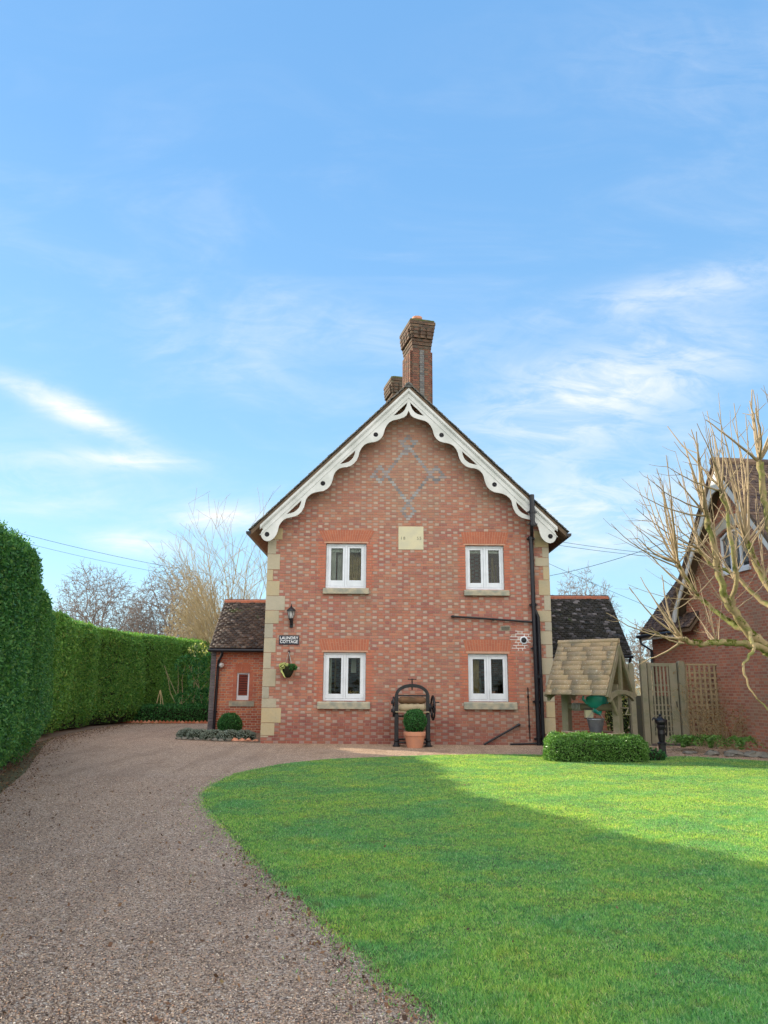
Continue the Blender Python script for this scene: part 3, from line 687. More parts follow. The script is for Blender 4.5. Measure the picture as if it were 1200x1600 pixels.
# windows
def casement(parent, W, y=0, depth=.075, mat=M['white'], arch=True, curt=None, seed=0, surround=True):
    x0, x1, z0, z1 = W['r']; g = 0.004
    fr = MB(); t = .055; yf = y+depth
    def ring(mb, a0, a1, b0, b1, tl, tr, tb, tt, ya, yb):
        mb.box(a0, a0+tl, ya, yb, b0, b1); mb.box(a1-tr, a1, ya, yb, b0, b1)
        mb.box(a0+tl, a1-tr, ya, yb, b0, b0+tb); mb.box(a0+tl, a1-tr, ya, yb, b1-tt, b1)
    ring(fr, x0+g, x1-g, z0+g, z1-g, t, t, t*.9, t, yf, yf+.09)
    xm = (W['gl'][0][1]+W['gl'][1][0])/2; fr.box(xm-.03, xm+.03, yf, yf+.09, z0+t, z1-t)
    win = fr.build('window', mat, parent, local=True, bevel=.006)
    for i, (gx0, gx1, gz0, gz1) in enumerate(W['gl']):
        a0, a1 = (x0+t+.006, xm-.034) if i == 0 else (xm+.034, x1-t-.006)
        mb = MB(); ring(mb, a0, a1, z0+t+.004, z1-t-.006, gx0-a0, a1-gx1, gz0-z0-t, z1-t-.006-gz1, yf+.012, yf+.06)
        mb.build('sash', mat, win, local=True, bevel=.005)
        mb = MB(); mb.box(gx0-.004, gx1+.004, yf+.034, yf+.040, gz0-.004, gz1+.004); mb.build('pane', M['glass'], win, local=True)
    mb = MB(); sx0, sx1, sz0, sz1 = W['sl']
    mb.prism([(-.09, sz0), (.02, sz0), (.02, sz1), (-.03, sz1+.0), (-.09, sz1-.03)], sx0, sx1, M=Matrix(((0, 1, 0, 0), (1, 0, 0, y), (0, 0, 1, 0), (0, 0, 0, 1))))
    mb.build('sill', M['sill'], win, local=True, bevel=.008)
    if arch:
        ax0, ax1, az0, az1 = W['ar']; n = int((ax1-ax0)/.072); fl = .10; mb = MB(); mid = (ax0+ax1)/2
        bx0, bx1 = x0-.06, x1+.06; tx0, tx1 = ax0, ax1
        bz = max(az0, z1+.01)
        for k in range(n):
            for h in range(2):
                def pt(u, w_):
                    a = bx0+(bx1-bx0)*u; b = tx0+(tx1-tx0)*u; return (a+(b-a)*w_, bz+(az1-bz)*w_+.035*math.sin(math.pi*u)*(w_ if w_ < 1 else .6))
                e = .075; w0, w1 = (0, .62) if (k+h) % 2 == 0 and h == 0 else ((0, .38) if h == 0 else ((.645, 1) if k % 2 == 0 else (.40, 1)))
                q0, q1 = (k+e)/n, (k+1-e)/n
                mb.prism([pt(q0, w0), pt(q1, w0), pt(q1, w1), pt(q0, w1)], y-.010, y+.03)
        mb.build('arch', M['gauged'], win, local=True)
        mb = MB(); mb.prism([(bx0, bz), (bx1, bz), (tx1, az1), (tx0, az1)], y-.004, y+.02)
        mb.box(x0-.05, x1+.05, y-.006, y+.03, z1+.003, bz+.002); mb.build('arch_backing', M['arch_joint'], win, local=True)
    if surround:
      for sgn, xe in ((-1, x0), (1, x1)):
        mb = MB(); z = math.floor(z0/.075)*.075; k = 0
        while z < bz-.02:
            za, zb = max(z+.006, z0-.03), z+.070
            if True:
                w_ = (.215 if k % 2 else .107) + (0 if k % 4 < 2 else .002)
                ps = [(0.0, .105), (.114, .215)] if k % 2 else [(0.0, .16)]
                for (p, q) in ps:
                    a, b = sorted((xe+sgn*p+sgn*.003, xe+sgn*q)); mb.box(a, b, y-.0045, y+.03, za, zb)
            z += .075; k += 1
        mb.build('surround', M['surround'], win, local=True)
    # curtains, blind and dark room things seen through the glass
    rr = random.Random(seed)
    if curt:
        for (cx0, cx1, mt_, cz0, cz1, dy) in curt:
            pts = []; n = 28; mb = MB()
            top = [(x0+(x1-x0)*(cx0+(cx1-cx0)*i/n), .022*math.sin(i*1.3+rr.random()*.4)) for i in range(n+1)]
            za, zb = z0+(z1-z0)*cz0, z0+(z1-z0)*cz1; vs = []
            for (xx, yy) in top: vs += [(xx, yf+.14+dy+yy, za), (xx, yf+.14+dy+yy*.6, zb)]
            mb.add(vs, [(2*i, 2*i+2, 2*i+3, 2*i+1) for i in range(n)]); mb.build('curtain' if mt_ != 'blind' else 'blind', M[mt_], win, local=True, smooth=True, recalc=False)
    return win
CURT = {'ul': [(.10, .24, 'cloth', 0, .98, 0), (.27, .42, 'cloth', 0, .98, .10), (.56, .9, 'gold', 0, .98, .16), (0, 1, 'blind', .82, .98, -.035)],
        'ur': [(0, 1, 'blind', .84, .98, -.035), (.70, .76, 'gold', 0, .75, .05), (.80, .84, 'gold', 0, .6, .1), (.13, .19, 'gold', 0, .5, .1)],
        'll': [(.10, .19, 'cloth', 0, .98, 0), (.84, .92, 'cloth', 0, .98, 0), (.25, .29, 'gold', .2, .95, .1), (.64, .76, 'cloth', .58, .95, .2), (.58, .88, 'gold', .04, .2, .25)],
        'lr': [(.13, .29, 'gold', .1, .95, .02), (.31, .35, 'cloth', .0, .5, .1), (0, 1, 'blind', .92, .98, -.035), (.6, .7, 'terracotta', .08, .22, .1)]}
_OLD = {'ul': [(0, .55, 'cloth', 0, .98, 0), (.5, 1, 'cloth', .1, .98, .06), (0, 1, 'blind', .80, .98, -.035), (.55, .95, 'gold', 0, .5, .02)],
        'ur': [(0, 1, 'blind', .80, .98, -.035), (.72, 1.0, 'gold', 0, .82, .02), (0, .16, 'gold', 0, .82, .02)],
        'll': [(0, .17, 'cloth', 0, .98, 0), (.84, 1, 'cloth', 0, .98, 0), (.26, .34, 'gold', .2, .95, .3), (.6, .78, 'cloth', .55, .95, .5)],
        'lr': [(0, .40, 'gold', .0, .95, 0), (.86, 1, 'gold', 0, .95, .1), (0, 1, 'blind', .9, .98, -.035)]}
for i, (k, w) in enumerate(wins.items()):
    w['gl'] = [rect(*q, dy=.12) for q in w['g']]; w['sl'] = rect(*w['s']); w['ar'] = rect(*w['a'])
    casement(cot, w, curt=CURT[k], seed=i)
# date stone
x0, x1, z0, z1 = rect(622.6, 822.6, 661.8, 859); mb = MB(); mb.box(x0, x1, -.012, .05, z0, z1)
ds = mb.build('date_stone', M['plaque'], cot, local=True, bevel=.004)
def text(body, cx, cz, h, y, mt, parent, name, off=0, squash=1, extr=.002, space=1):
    cu = bpy.data.curves.new(name, 'FONT'); cu.body = body; cu.align_x = 'CENTER'; cu.align_y = 'CENTER'; cu.size = h*1.4; cu.offset = off; cu.extrude = extr; cu.space_character = space
    o = bpy.data.objects.new('tmp', cu); col.objects.link(o); dg = bpy.context.evaluated_depsgraph_get(); me = bpy.data.meshes.new_from_object(o.evaluated_get(dg))
    bpy.data.objects.remove(o); me.transform(Matrix.Translation((cx, y, cz)) @ Matrix.Rotation(math.pi/2, 4, 'X') @ Matrix.Diagonal((squash, 1, 1, 1)))
    me.materials.clear(); me.materials.append(mt); me.name = name
    return link(name, me, parent, local=True)
zt = (z0+z1)/2-.01
text('18', x0+.12, zt, .085, -.0135, M['engrave'], ds, 'lettering', extr=.001, space=1.3); text('55', x1-.12, zt, .085, -.0135, M['engrave'], ds, 'lettering', extr=.001, space=1.2)
# pipes on the wall
def pipe(name, pts, r, mt=M['pipe'], coll=None, clips=(), sides=12, parent=cot):
    mb = MB(); mb.tube(pts, r, sides)
    for t in clips:
        a = Vector(pts[0])+(Vector(pts[-1])-Vector(pts[0]))*t; d = (Vector(pts[-1])-Vector(pts[0])).normalized()
        mb.tube([a-d*.035, a+d*.035], r*1.3, sides); mb.box(a.x-r*1.9, a.x+r*1.9, a.y+r*.2, a.y+r+.02, a.z-.02, a.z+.02)
    return mb.build(name, mt, parent, local=True, smooth=True)
def fp(px, py, y=-.08): a = F(px, py, y); return (a[0], y, a[1])
a = fp(830.8, 773, -.52); b = fp(831, 822, -.5); c1 = fp(830.5, 832, -.12)
pipe('vent_pipe', [a, (a[0], -.5, b[2])], .068, clips=(.55, .93))
pipe('soil_pipe', [(b[0], -.50, b[2]+.05), (b[0], -.45, b[2]-.08), (c1[0], -.12, c1[2]-.1), (c1[0]-.02, -.10, c1[2]-.25)], .05)
q0 = fp(829.5, 838, -.10); q1 = fp(841.5, 1163, -.10)
pipe('downpipe', [q0, (q0[0]+.015, -.10, 0.0)], .058, clips=(.01, .34, .55, .8, .97))
q2 = fp(840, 955, -.09); q3 = fp(842, 962, -.09)
pipe('downpipe', [(q0[0]+.03, -.11, q2[1+1]+.03), (q0[0]+.11, -.11, q3[2]-.04), (q0[0]+.135, -.11, 0.0)], .05, clips=(.5,))
pipe('waste_pipe', [fp(707.6, 963.2), fp(770, 967.3), fp(833, 972)], .026, clips=(.0, .5))
pipe('rainwater_pipe', [fp(755.8, 1163.6, -.1), fp(811.5, 1132, -.07)], .026, clips=(.98,))
pipe('ground_pipe', [fp(797, 1163, -.12), fp(850, 1161.5, -.1)], .024)
pipe('conduit', [fp(824.7, 1074, -.03), fp(826.5, 1118, -.03), fp(828.2, 1158, -.03)], .013, clips=(.18, .72))
# grille, round vent with fresh mortar patch
x0, x1, z0, z1 = rect(782, 978.2, 797.5, 985.2); mb = MB(); mb.box(x0, x1, -.006, .05, z0, z1); gr = mb.build('air_grille', M['sill'], cot, local=True)
mb = MB()
for k in range(5): mb.box(x0+.02, x1-.02, -.009, -.0061, z0+.014+k*.019, z0+.024+k*.019)
mb.build('slots', M['darkhole'], gr, local=True)
pt = [F(*p) for p in [(798, 1017), (800, 1012), (806.5, 1000), (796.8, 1000), (796.8, 993), (805, 993), (805, 985.5), (829, 987), (829, 1006), (825, 1006), (823, 1012), (818, 1017)]]
mb = MB(); mb.prism(pt, -.003, .01); mb.build('mortar_patch', M['brick_patch'], cot, local=True)
c = F(818.3, 1000.3); R_ = Matrix.Translation((c[0], -.003, c[1])) @ Matrix.Rotation(math.pi/2, 4, 'X')
mb = MB(); mb.lathe([(.105, 0), (.105, .02), (.075, .03), (.072, .004)], M=R_, n=20); rv = mb.build('round_vent', M['white'], cot, local=True, smooth=True)
mb = MB(); mb.lathe([(.070, .006), (.070, .02), (.03, .03), (.01, .03)], M=R_, n=16); mb.build('vent_core', M['iron'], rv, local=True)
# chimneys: clustered ribbed stacks, turned a little to the house
def chimney(x, y, zb, zt_, w, l, rot, name='chimney', pots=1):
    Mx = Matrix.Translation((x, y, 0)) @ Matrix.Rotation(rot, 4, 'Z'); mb = MB()
    hw, hl = w/2, l/2
    mb.box(-hw, hw, -hl, hl, zb, zt_-.9, Mx)
    H = zt_
    for k in range(4):            # ribs on the long sides, a blue-brick rib in front
        yy = -hl+.14+k*(l-.28)/3
        for s in (-1, 1): mb.box(min(s*hw, s*(hw+.07)), max(s*hw, s*(hw+.07)), yy-.075, yy+.075, zb, H-.96, Mx)
    chim = mb.build(name, M['brick_stack'], roof, local=True); mb = MB()
    n = 8; ch = .9/n
    for k in range(n):
        g = .010+.016*k; z = H-.9+k*ch
        mb.box(-hw-g, hw+g, -hl-g, hl+g, z, z+ch-.012, Mx); mb.box(-hw-g+.02, hw+g-.02, -hl-g+.02, hl+g-.02, z+ch-.012, z+ch, Mx)
        if k in (3, 4, 5):
            for j in range(-1, 2): mb.box(j*w*.36-.07, j*w*.36+.07, -hl-g-.05, -hl-g, z-.01, z+ch-.02, Mx)
            for j in range(4):
                yy = -hl+.12+j*(l-.24)/3; mb.box(-hw-g-.06, -hw-g, yy-.09, yy+.09, z-.01, z+ch-.02, Mx)
    mb.build('corbelled_head', M['brick_sooty'], roof, local=True)
    mb = MB(); mb.box(-.07, .07, -hl-.03, -hl, zb, H-.95, Mx); mb.build('blue_brick_rib', M['brick_blue'], roof, local=True)
    mb = MB(); mb.box(-hw-.10, hw+.10, -hl-.10, hl+.06, H, H+.06, Mx); mb.box(-hw-.0, hw, -hl, hl, H+.06, H+.12, Mx); mb.build('chimney_cap', M['mosscap'], roof, local=True, bevel=.02)
    for j in range(pots):
        mb = MB(); mb.lathe([(.15, H+.08), (.14, H+.30), (.17, H+.33), (.165, H+.40), (.12, H+.41), (.10, H+.1)], c=Mx@Vector((0, (-hl*.4 if pots > 1 else 0)+j*.6, 0)), n=18); mb.build('chimney_pot', M['terracotta'], roof, local=True, smooth=True)
M['brick_stack'] = brickmat('chimney_brick', [(.17, .075, .055), (.23, .10, .07), (.12, .065, .055), (.26, .14, .09)], [(.17, .12, .085), (.11, .085, .07), (.23, .17, .12)], mortar=(.16, .14, .11), hp=.5, mj=.012, stain=.6, stainc=(.13, .11, .07))
M['brick_sooty'] = brickmat('sooty_chimney_brick', [(.12, .075, .055), (.17, .10, .07), (.09, .06, .05), (.20, .13, .085)], [(.14, .11, .085), (.10, .085, .07), (.2, .17, .12)], mortar=(.12, .11, .09), hp=.5, mj=.013, stain=.7, stainc=(.09, .085, .055))
M['brick_blue'] = brickmat('blue_header_brick', [(.13, .14, .15), (.19, .19, .19), (.10, .11, .12)], [(.16, .17, .18), (.22, .22, .21)], mortar=(.25, .2, .17), stain=.3)
M['mosscap'] = simple('mossy_chimney_cap', (.07, .10, .025), (.13, .12, .07), 9, .95, .02, 30)
# nearest stack front face spans px 640-673 at the ridge
fc = P(656.5, 600, Y0+1.6); tp = P(650, 505, Y0+2.0)
chimney(fc.x-XC-.06, 2.25, 8.6, tp.z-.09, .60, 1.0, math.radians(14))
tp2 = P(617, 590, Y0+6.6); chimney(tp2.x-XC+.10, 7.0, 8.4, tp2.z-.08, .56, .9, math.radians(14), pots=0)

# ================================================================== fixtures on the front wall (each a thing of its own)
def wp(px, py, y=0): a = P(px, py, Y0+y); return a
# lantern
c = wp(454.8, 960, -.16); lan = thing('wall_lantern', 'black wall lantern with clear panes high on the brick, above the name sign', 'lantern', (c.x, Y0, c.z))
mb = MB(); mb.box(-.045, .045, -.035, -.012, -.34, -.10); mb.tube([(0, -.03, -.22), (0, -.12, -.25), (0, -.16, -.16)], [.02, .022, .028], 8); mb.lathe([(.03, -.17), (.055, -.13), (.06, -.11), (.05, -.105)], c=(0, -.16, 0), n=12)
mb.build('bracket', M['iron'], lan, local=True, smooth=True)
mb = MB(); mb.lathe([(.055, -.10), (.098, .09), (.09, .09), (.05, -.09)], c=(0, -.16, 0), n=6); mb.build('glass_panes', M['lampglass'], lan, local=True)
mb = MB()
for k in range(6):
    q = math.pi*k/3; mb.tube([(.058*math.cos(q), -.16+.058*math.sin(q), -.105), (.101*math.cos(q), -.16+.101*math.sin(q), .092)], .007, 5)
mb.build('cage', M['iron'], lan, local=True)
mb = MB(); mb.lathe([(.128, .085), (.125, .10), (.085, .15), (.035, .19), (.022, .20), (.025, .22), (.010, .235), (.012, .25), (.003, .285)], c=(0, -.16, 0), n=12); mb.build('cap', M['iron'], lan, local=True, smooth=True)
# name sign
a0, a1 = wp(436.4, 992.8), wp(467, 1007.2); hx, hz = (a1.x-a0.x)/2, (a0.z-a1.z)/2
sg = thing('name_sign', 'small navy sign with the white words LAUNDRY COTTAGE on the left of the wall', 'sign', ((a0.x+a1.x)/2, Y0, (a0.z+a1.z)/2))
mb = MB(); mb.prism([(-hx, -hz), (hx, -hz), (hx, hz), (-hx, hz)], -.024, -.005); mb.build('plate', M['sign'], sg, local=True, bevel=.004)
text('LAUNDRY', .0, .049, .077, -.0255, M['lettering'], sg, 'lettering', off=.0012, squash=.98, extr=.001, space=1.02)
text('COTTAGE', .0, -.049, .077, -.0255, M['lettering'], sg, 'lettering', off=.0012, squash=.94, extr=.001, space=1.02)
# hanging basket on a short bracket
c = wp(452.3, 1018); hb = thing('hanging_basket', 'dark wall basket with pale yellow-green planting hanging below the name sign', 'hanging basket', (c.x, Y0, c.z))
mb = MB(); mb.tube([(0, -.02, .03), (0, -.025, -.36)], .012, 6); mb.tube([(0, -.02, .0), (0, -.14, .02), (0, -.17, -.02)], .011, 6); mb.build('bracket', M['iron'], hb, local=True)
mb = MB()
for q in (-.8, .8, 2.4): mb.tube([(0, -.17, -.01), (.15*math.sin(q), -.17+.12*math.cos(q), -.40)], .004, 4)
mb.build('chain', M['rope'], hb, local=True)
mb = MB(); mb.lathe([(.02, -.68), (.07, -.66), (.13, -.56), (.165, -.42), (.165, -.39), (.13, -.40)], c=(0, -.18, 0), n=14); mb.build('basket', M['hedge_core'], hb, local=True, smooth=True)
mb = MB(); mb.tube([(-.17, -.22, -.41), (-.16, -.26, -.52), (-.06, -.27, -.68)], [.018, .028, .012], 8); mb.build('liner_edge', M['fleece'], hb, local=True, smooth=True)
def clump(cx, cy, cz, rx, ry, rz, n, size, name, mt, parent, label=None, seed=1, solid=True, tilt=.9, core=.86):
    th = rng.uniform(0, 6.283, n); ph = np.arccos(rng.uniform(-.75, 1, n)); d = np.stack([np.sin(ph)*np.cos(th), np.sin(ph)*np.sin(th), np.cos(ph)], 1)
    r = 1+.09*wob(d*2.6, seed, 1.5)+rng.normal(0, .045, n); p = d*r[:, None]*np.array([rx, ry, rz])+np.array([cx, cy, cz])
    v, f = leaf_cards(p, unit(d/np.array([rx, ry, rz])), size, tilt); parts = [(v, f, 0)]
    if solid:
        cv = []; cf = []; A, B = 20, 12
        for i in range(B+1):
            for j in range(A):
                q, w_ = 6.283*j/A, math.pi*i/B; cv.append((cx+rx*core*math.sin(w_)*math.cos(q), cy+ry*core*math.sin(w_)*math.sin(q), cz+rz*core*math.cos(w_)))
        for i in range(B):
            for j in range(A): cf.append((i*A+j, i*A+(j+1) % A, (i+1)*A+(j+1) % A, (i+1)*A+j))
        parts.append((np.array(cv), np.array(cf), 1))
    return npmesh(name, parts, [mt, M['hedge_core']], parent, local=parent is not None)
clump(-.11, -.22, -.39, .12, .12, .09, 500, .04, 'pale_plant', M['fleece'], hb)
clump(.10, -.22, -.42, .13, .12, .09, 420, .045, 'trailing_plant', M['leaf_dark'], hb)

# ------------------------------------------------------------------ mangle
YM = 20.05; g = G(643, 1167); mg = thing('antique_mangle', 'black cast-iron laundry mangle with an arched frame and wooden rollers against the wall', 'mangle', (P(643, 1150, YM).x, YM, 0))
def mp(px, py): a = P(px, py, YM); return a.x-mg.location.x, a.z
I = M['iron']; xl, xr = mp(619.5, 1120)[0], mp(668.5, 1120)[0]; zs = mp(643, 1086)[1]; ztop = mp(643, 1068.5)[1]
for s, xx in ((-1, xl), (1, xr)):
    mb = MB(); mb.box(xx-.05, xx+.05, -.17, -.09, 0, zs*.62); mb.box(xx-.05, xx+.05, .09, .17, 0, zs*.62)
    mb.prism([(-.22, 0), (-.12, 0), (-.06, .13), (.06, .13), (.12, 0), (.22, 0), (.20, .06), (.10, .20), (.06, zs*.6), (.06, zs), (-.06, zs), (-.06, zs*.6), (-.10, .20), (-.20, .06)], xx-.045, xx+.045, M=Matrix(((0, 1, 0, 0), (1, 0, 0, 0), (0, 0, 1, 0), (0, 0, 0, 1))))
    mb.lathe([(.10, 0), (.10, .035), (.07, .05), (.055, .12), (.075, .15), (.05, .18)], c=(xx, -.14, 0), n=12)
    mb.build('side_frame', I, mg, local=True, bevel=.006)
mb = MB(); cxm = (xl+xr)/2; rx = (xr-xl)/2; N = 24; po = []; pi_ = []
for k in range(N+1):
    q = math.pi*k/N; po.append((cxm+(rx+.035)*math.cos(q), zs+(ztop-zs+.0)*math.sin(q))); pi_.append((cxm+(rx-.045)*math.cos(q), zs+(ztop-zs-.085)*math.sin(q)))
mb.prism(po+pi_[::-1], -.05, .05); mb.build('arch_bar', I, mg, local=True, bevel=.006)
mb = MB(); zt2 = mp(643, 1061.5)[1]; mb.tube([(cxm, 0, ztop-.15), (cxm, 0, zt2)], .017, 8); mb.tube([(cxm-.11, 0, zt2), (cxm-.05, 0, zt2), (cxm, 0, zt2), (cxm+.05, 0, zt2), (cxm+.11, 0, zt2)], [.014, .009, .02, .009, .014], 8)
mb.build('pressure_screw', I, mg, local=True)
def roll(z, r, mt, name, y=0):
    mb = MB(); n = 14; pts = [(xl+.05+(xr-xl-.1)*k/n, y, z+.004*math.sin(k*2.1)) for k in range(n+1)]
    mb.tube(pts, [r*(.55 if k in (0, n) else 1+.05*math.sin(k*1.9+z*9)) for k in range(n+1)], 18); mb.build(name, mt, mg, local=True, smooth=True)
roll(mp(643, 1094.5)[1], .085, M['roller_rot'], 'top_roller'); roll(mp(643, 1105.5)[1], .098, M['roller'], 'lower_roller'); 
mb = MB(); z1_ = mp(643, 1087)[1]; mb.box(xl, xr, -.05, .05, z1_-.015, z1_+.02); z2_ = mp(643, 1119)[1]; mb.tube([(xl, 0, z2_), (xr, 0, z2_)], .02, 8); mb.tube([(xl, -.05, .42), (xr, -.05, .42)], .012, 6)
mb.build('tie_bar', I, mg, local=True)
for yy, zz in ((.12, .16), (-.14, .10)):
    mb = MB(); mb.tube([(xl, yy, zz), (xr, yy, zz)], .022, 8); mb.build('tie_bar', I, mg, local=True)
mb = MB(); z0_ = mp(643, 1111.5)[1]; mb.box(xl-.03, xr+.03, -.20, .16, z0_-.02, z0_); mb.build('drip_board', M['roller'], mg, local=True)
mb = MB()
for zz, r in ((mp(0, 1093)[1], .13), (mp(0, 1106)[1], .15)):
    Mx = Matrix.Translation((xl-.05, 0, zz)) @ Matrix.Rotation(-math.pi/2, 4, 'Y'); mb.lathe([(r, 0), (r+.012, .01), (r+.012, .04), (r, .05), (.05, .055), (.04, .09)], M=Mx, n=22)
mb.build('gears', I, mg, local=True)
zf = mp(676, 1106)[1]; xf = mp(676.5, 1106)[0]; rf = .29
Mx = Matrix.Translation((xf, .02, zf)) @ Matrix.Rotation(math.radians(6), 4, 'Z')
mb = MB(); n = 30; vs = [Mx@Vector((0, rf*math.cos(2*math.pi*k/n), rf*math.sin(2*math.pi*k/n))) for k in range(n+1)]; mb.tube(vs, .024, 8, caps=False)
for k in range(5):
    q = 2*math.pi*k/5; mb.tube([Mx@Vector((0, 0, 0)), Mx@Vector((.01, rf*.5*math.cos(q+.15), rf*.5*math.sin(q+.15))), Mx@Vector((0, rf*math.cos(q), rf*math.sin(q)))], [.024, .014, .014], 6)
mb.tube([(xr, .0, zf), (xf+.05, .02, zf)], .03, 10); mb.build('flywheel', I, mg, local=True, smooth=True)
mb = MB(); mb.tube([(xf+.03, -.18, zf+.14), (xf+.15, -.19, zf+.14)], .016, 8); mb.lathe([(.10, 0), (.11, .02), (.10, .05), (.03, .055)], M=Matrix.Translation((xr+.03, 0, zf)) @ Matrix.Rotation(math.pi/2, 4, 'Y'), n=18); mb.build('crank', I, mg, local=True)
# pot with clipped ball
YP = 19.62; px_ = P(648, 1160, YP).x
pot = thing('terracotta_pot', 'large terracotta plant pot standing in front of the mangle', 'plant pot', (px_, YP, 0))
mb = MB(); mb.lathe([(.185, .0), (.20, .05), (.245, .27), (.252, .285), (.268, .29), (.275, .375), (.262, .385), (.245, .375), (.235, .33), (.02, .33)], n=32); mb.build('pot', M['terracotta'], pot, local=True, smooth=True)
mb = MB(); mb.lathe([(.236, .325), (.238, .345), (.02, .36)], n=24); mb.build('compost', M['soil'], pot, local=True)
bl = thing('clipped_box_ball', 'round clipped dark green box ball growing in the terracotta pot', 'shrub', (px_, YP, .36))
clump(0, 0, .26, .27, .27, .29, 5200, .035, 'foliage', M['leaf_dark'], bl)
mb = MB(); mb.tube([(0, 0, -.02), (0, 0, .2)], .02, 6); mb.build('stem', M['bark_mid'], bl, local=True)

# ================================================================== WINGS (low tiled, set back either side)
def lean_roof(bd, x0, x1, y0, ye, ze, yr, zr, tmat, overl, overr, moss=False, seed=2, gauge=.105):
    """roof slope facing -y: eave at (ye,ze), ridge at (yr,zr) in local coordinates, and the slope behind"""
    mb = MB(); Mx = Matrix(((0, 1, 0, 0), (1, 0, 0, 0), (0, 0, 1, 0), (0, 0, 0, 1)))
    mb.prism([(ye, ze), (yr, zr), (2*yr-ye, ze), (2*yr-ye, ze-.09), (yr, zr-.11), (ye, ze-.09)], x0-overl, x1+overr, M=Mx)
    rf = mb.build('roof', M['soffit'], bd, local=True)
    L = math.hypot(yr-ye, zr-ze); v = Vector((0, yr-ye, zr-ze)).normalized()
    t1 = tiles((x0-overl-.02, ye-.03, ze), (1, 0, 0), v, x1-x0+overl+overr+.04, L+.02, gauge, .168, .018, jit=1.5)
    v2 = Vector((0, -(yr-ye), zr-ze)).normalized(); t2 = tiles((x0-overl-.02, 2*yr-ye+.03, ze), (1, 0, 0), v2, x1-x0+overl+overr+.04, L+.02, gauge, .168, .018)
    npmesh('roof_tiles', [(t1[0], t1[1], 0), (t2[0], t2[1], 0)], [tmat], rf, local=True)
    n = int((x1-x0+overl+overr)/.42)+1; w = (x1-x0+overl+overr)/n; mb = MB()
    for k in range(n):
        a = x0-overl+k*w; pr = [(yr-.16+random.uniform(-.006, .006), zr-.11), (yr-.13, zr+.02), (yr, zr+.085), (yr+.13, zr+.02), (yr+.16, zr-.11)]
        mb.prism(pr, a+.004, a+w-.004, M=Mx)
    mb.build('ridge_tiles', M['ridge'], rf, local=True)
    return rf
XLc, XRc = XC-HW, XC+HW
# left wing
lw = thing('brick_wing', 'low orange-brick wing with a slit window and mossy brown roof left of the cottage', 'outbuilding', (-4.5, 25, 0))
lx0, lx1 = P(334, 1100, 25).x+4.5, XLc+4.5+.0
sl0 = P(370.5, 1051, 25); sl1 = P(388, 1094, 25); hx0, hx1, hz0, hz1 = sl0.x+4.5, sl1.x+4.5, sl1.z, sl0.z
mb = MB(); mb.prism([(lx0, -.2), (lx1+.5, -.2), (lx1+.5, 2.72), (lx0, 2.72)], 0, .28, [[(hx0, hz0), (hx1, hz0), (hx1, hz1), (hx0, hz1)]])
Mx = Matrix(((0, 1, 0, 0), (1, 0, 0, 0), (0, 0, 1, 0), (0, 0, 0, 1)))
mb.prism([(.281, -.2), (3.6, -.2), (3.6, 2.72), (1.72, 4.18), (.281, 2.8)], lx0, lx0+.28, M=Mx); mb.box(lx0+.281, lx1+.5, 3.32, 3.6, -.2, 2.72)
mb.build('wall', M['brick_orange'], lw, local=True)
lean_roof(lw, lx0, lx1+.5, 0, -.22, 2.60, 1.72, 4.28, M['tile_left'], .16, 0)
mb = MB(); mb.box(hx0, hx0+.05, .05, .12, hz0, hz1); mb.box(hx1-.05, hx1, .05, .12, hz0, hz1); mb.box(hx0+.05, hx1-.05, .05, .12, hz0, hz0+.14); mb.box(hx0+.05, hx1-.05, .05, .12, hz1-.05, hz1)
sw = mb.build('window', M['white'], lw, local=True, bevel=.004)
mb = MB(); nz = 9
for k in range(nz):
    a = hz0+.14+(hz1-hz0-.19)*k/nz; mb.box(hx0+.052, hx1-.052, .075, .11, a+.012, a+(hz1-hz0-.19)/nz-.006, Matrix.Identity(4))
mb.build('louvre', M['louvre'], sw, local=True); mb = MB(); mb.box(hx0+.05, hx1-.05, .112, .118, hz0+.14, hz1-.05); mb.build('backing', M['darkhole'], sw, local=True)
a, b = P(358, 1095.5, 25), P(397, 1104, 25); mb = MB(); mb.box(a.x+4.5, b.x+4.5, -.035, .05, b.z, a.z); mb.build('sill', M['sill'], sw, local=True, bevel=.006)
mb = MB(); n = 7; a, b = P(368, 1037, 25), P(391, 1050, 25); w_ = (b.x-a.x)/n
for k in range(n):
    for h in range(2): mb.box(a.x+4.5+k*w_+.004, a.x+4.5+(k+1)*w_-.004, -.006, .03, b.z+h*(a.z-b.z)*.5+.004, b.z+(h+1)*(a.z-b.z)*.5-.004)
mb.build('arch', M['gauged'], sw, local=True)
for sd in (0, 1):
    mb = MB()
    for k in range(20):
        w_ = .22 if k % 2 else .11; z = hz0-.02+k*.075*.98
        if z < hz1+.03:
            if sd: mb.box(hx1+.004, hx1+w_, -.005, .03, z, z+.066)
            else: mb.box(hx0-w_, hx0-.004, -.005, .03, z, z+.066)
    mb.build('surround', M['surround'], sw, local=True)
mb = MB(); mb.tube([(lx0-.2, -.30, 2.53), (lx1+.02, -.30, 2.53)], .055, 10); mb.build('gutter', M['pipe'], lw, local=True, smooth=True)
dx = P(337, 1100, 24.85).x+4.5
mb = MB(); mb.tube([(dx+.16, -.3, 2.5), (dx+.14, -.28, 2.38), (dx+.02, -.10, 2.22), (dx, -.09, 2.0), (dx-.03, -.09, .05)], .045, 10); mb.lathe([(.06, 0), (.06, .05)], c=(dx-.01, -.09, .62), n=12); mb.lathe([(.075, 0), (.075, .12)], c=(dx-.03, -.09, .0), n=12)
mb.build('downpipe', M['pipe'], lw, local=True, smooth=True)
mb = MB(); z = 0
for k in range(30): mb.box(lx0-.16, lx0-.0, -.012, .30, k*.085+.004, k*.085+.079)
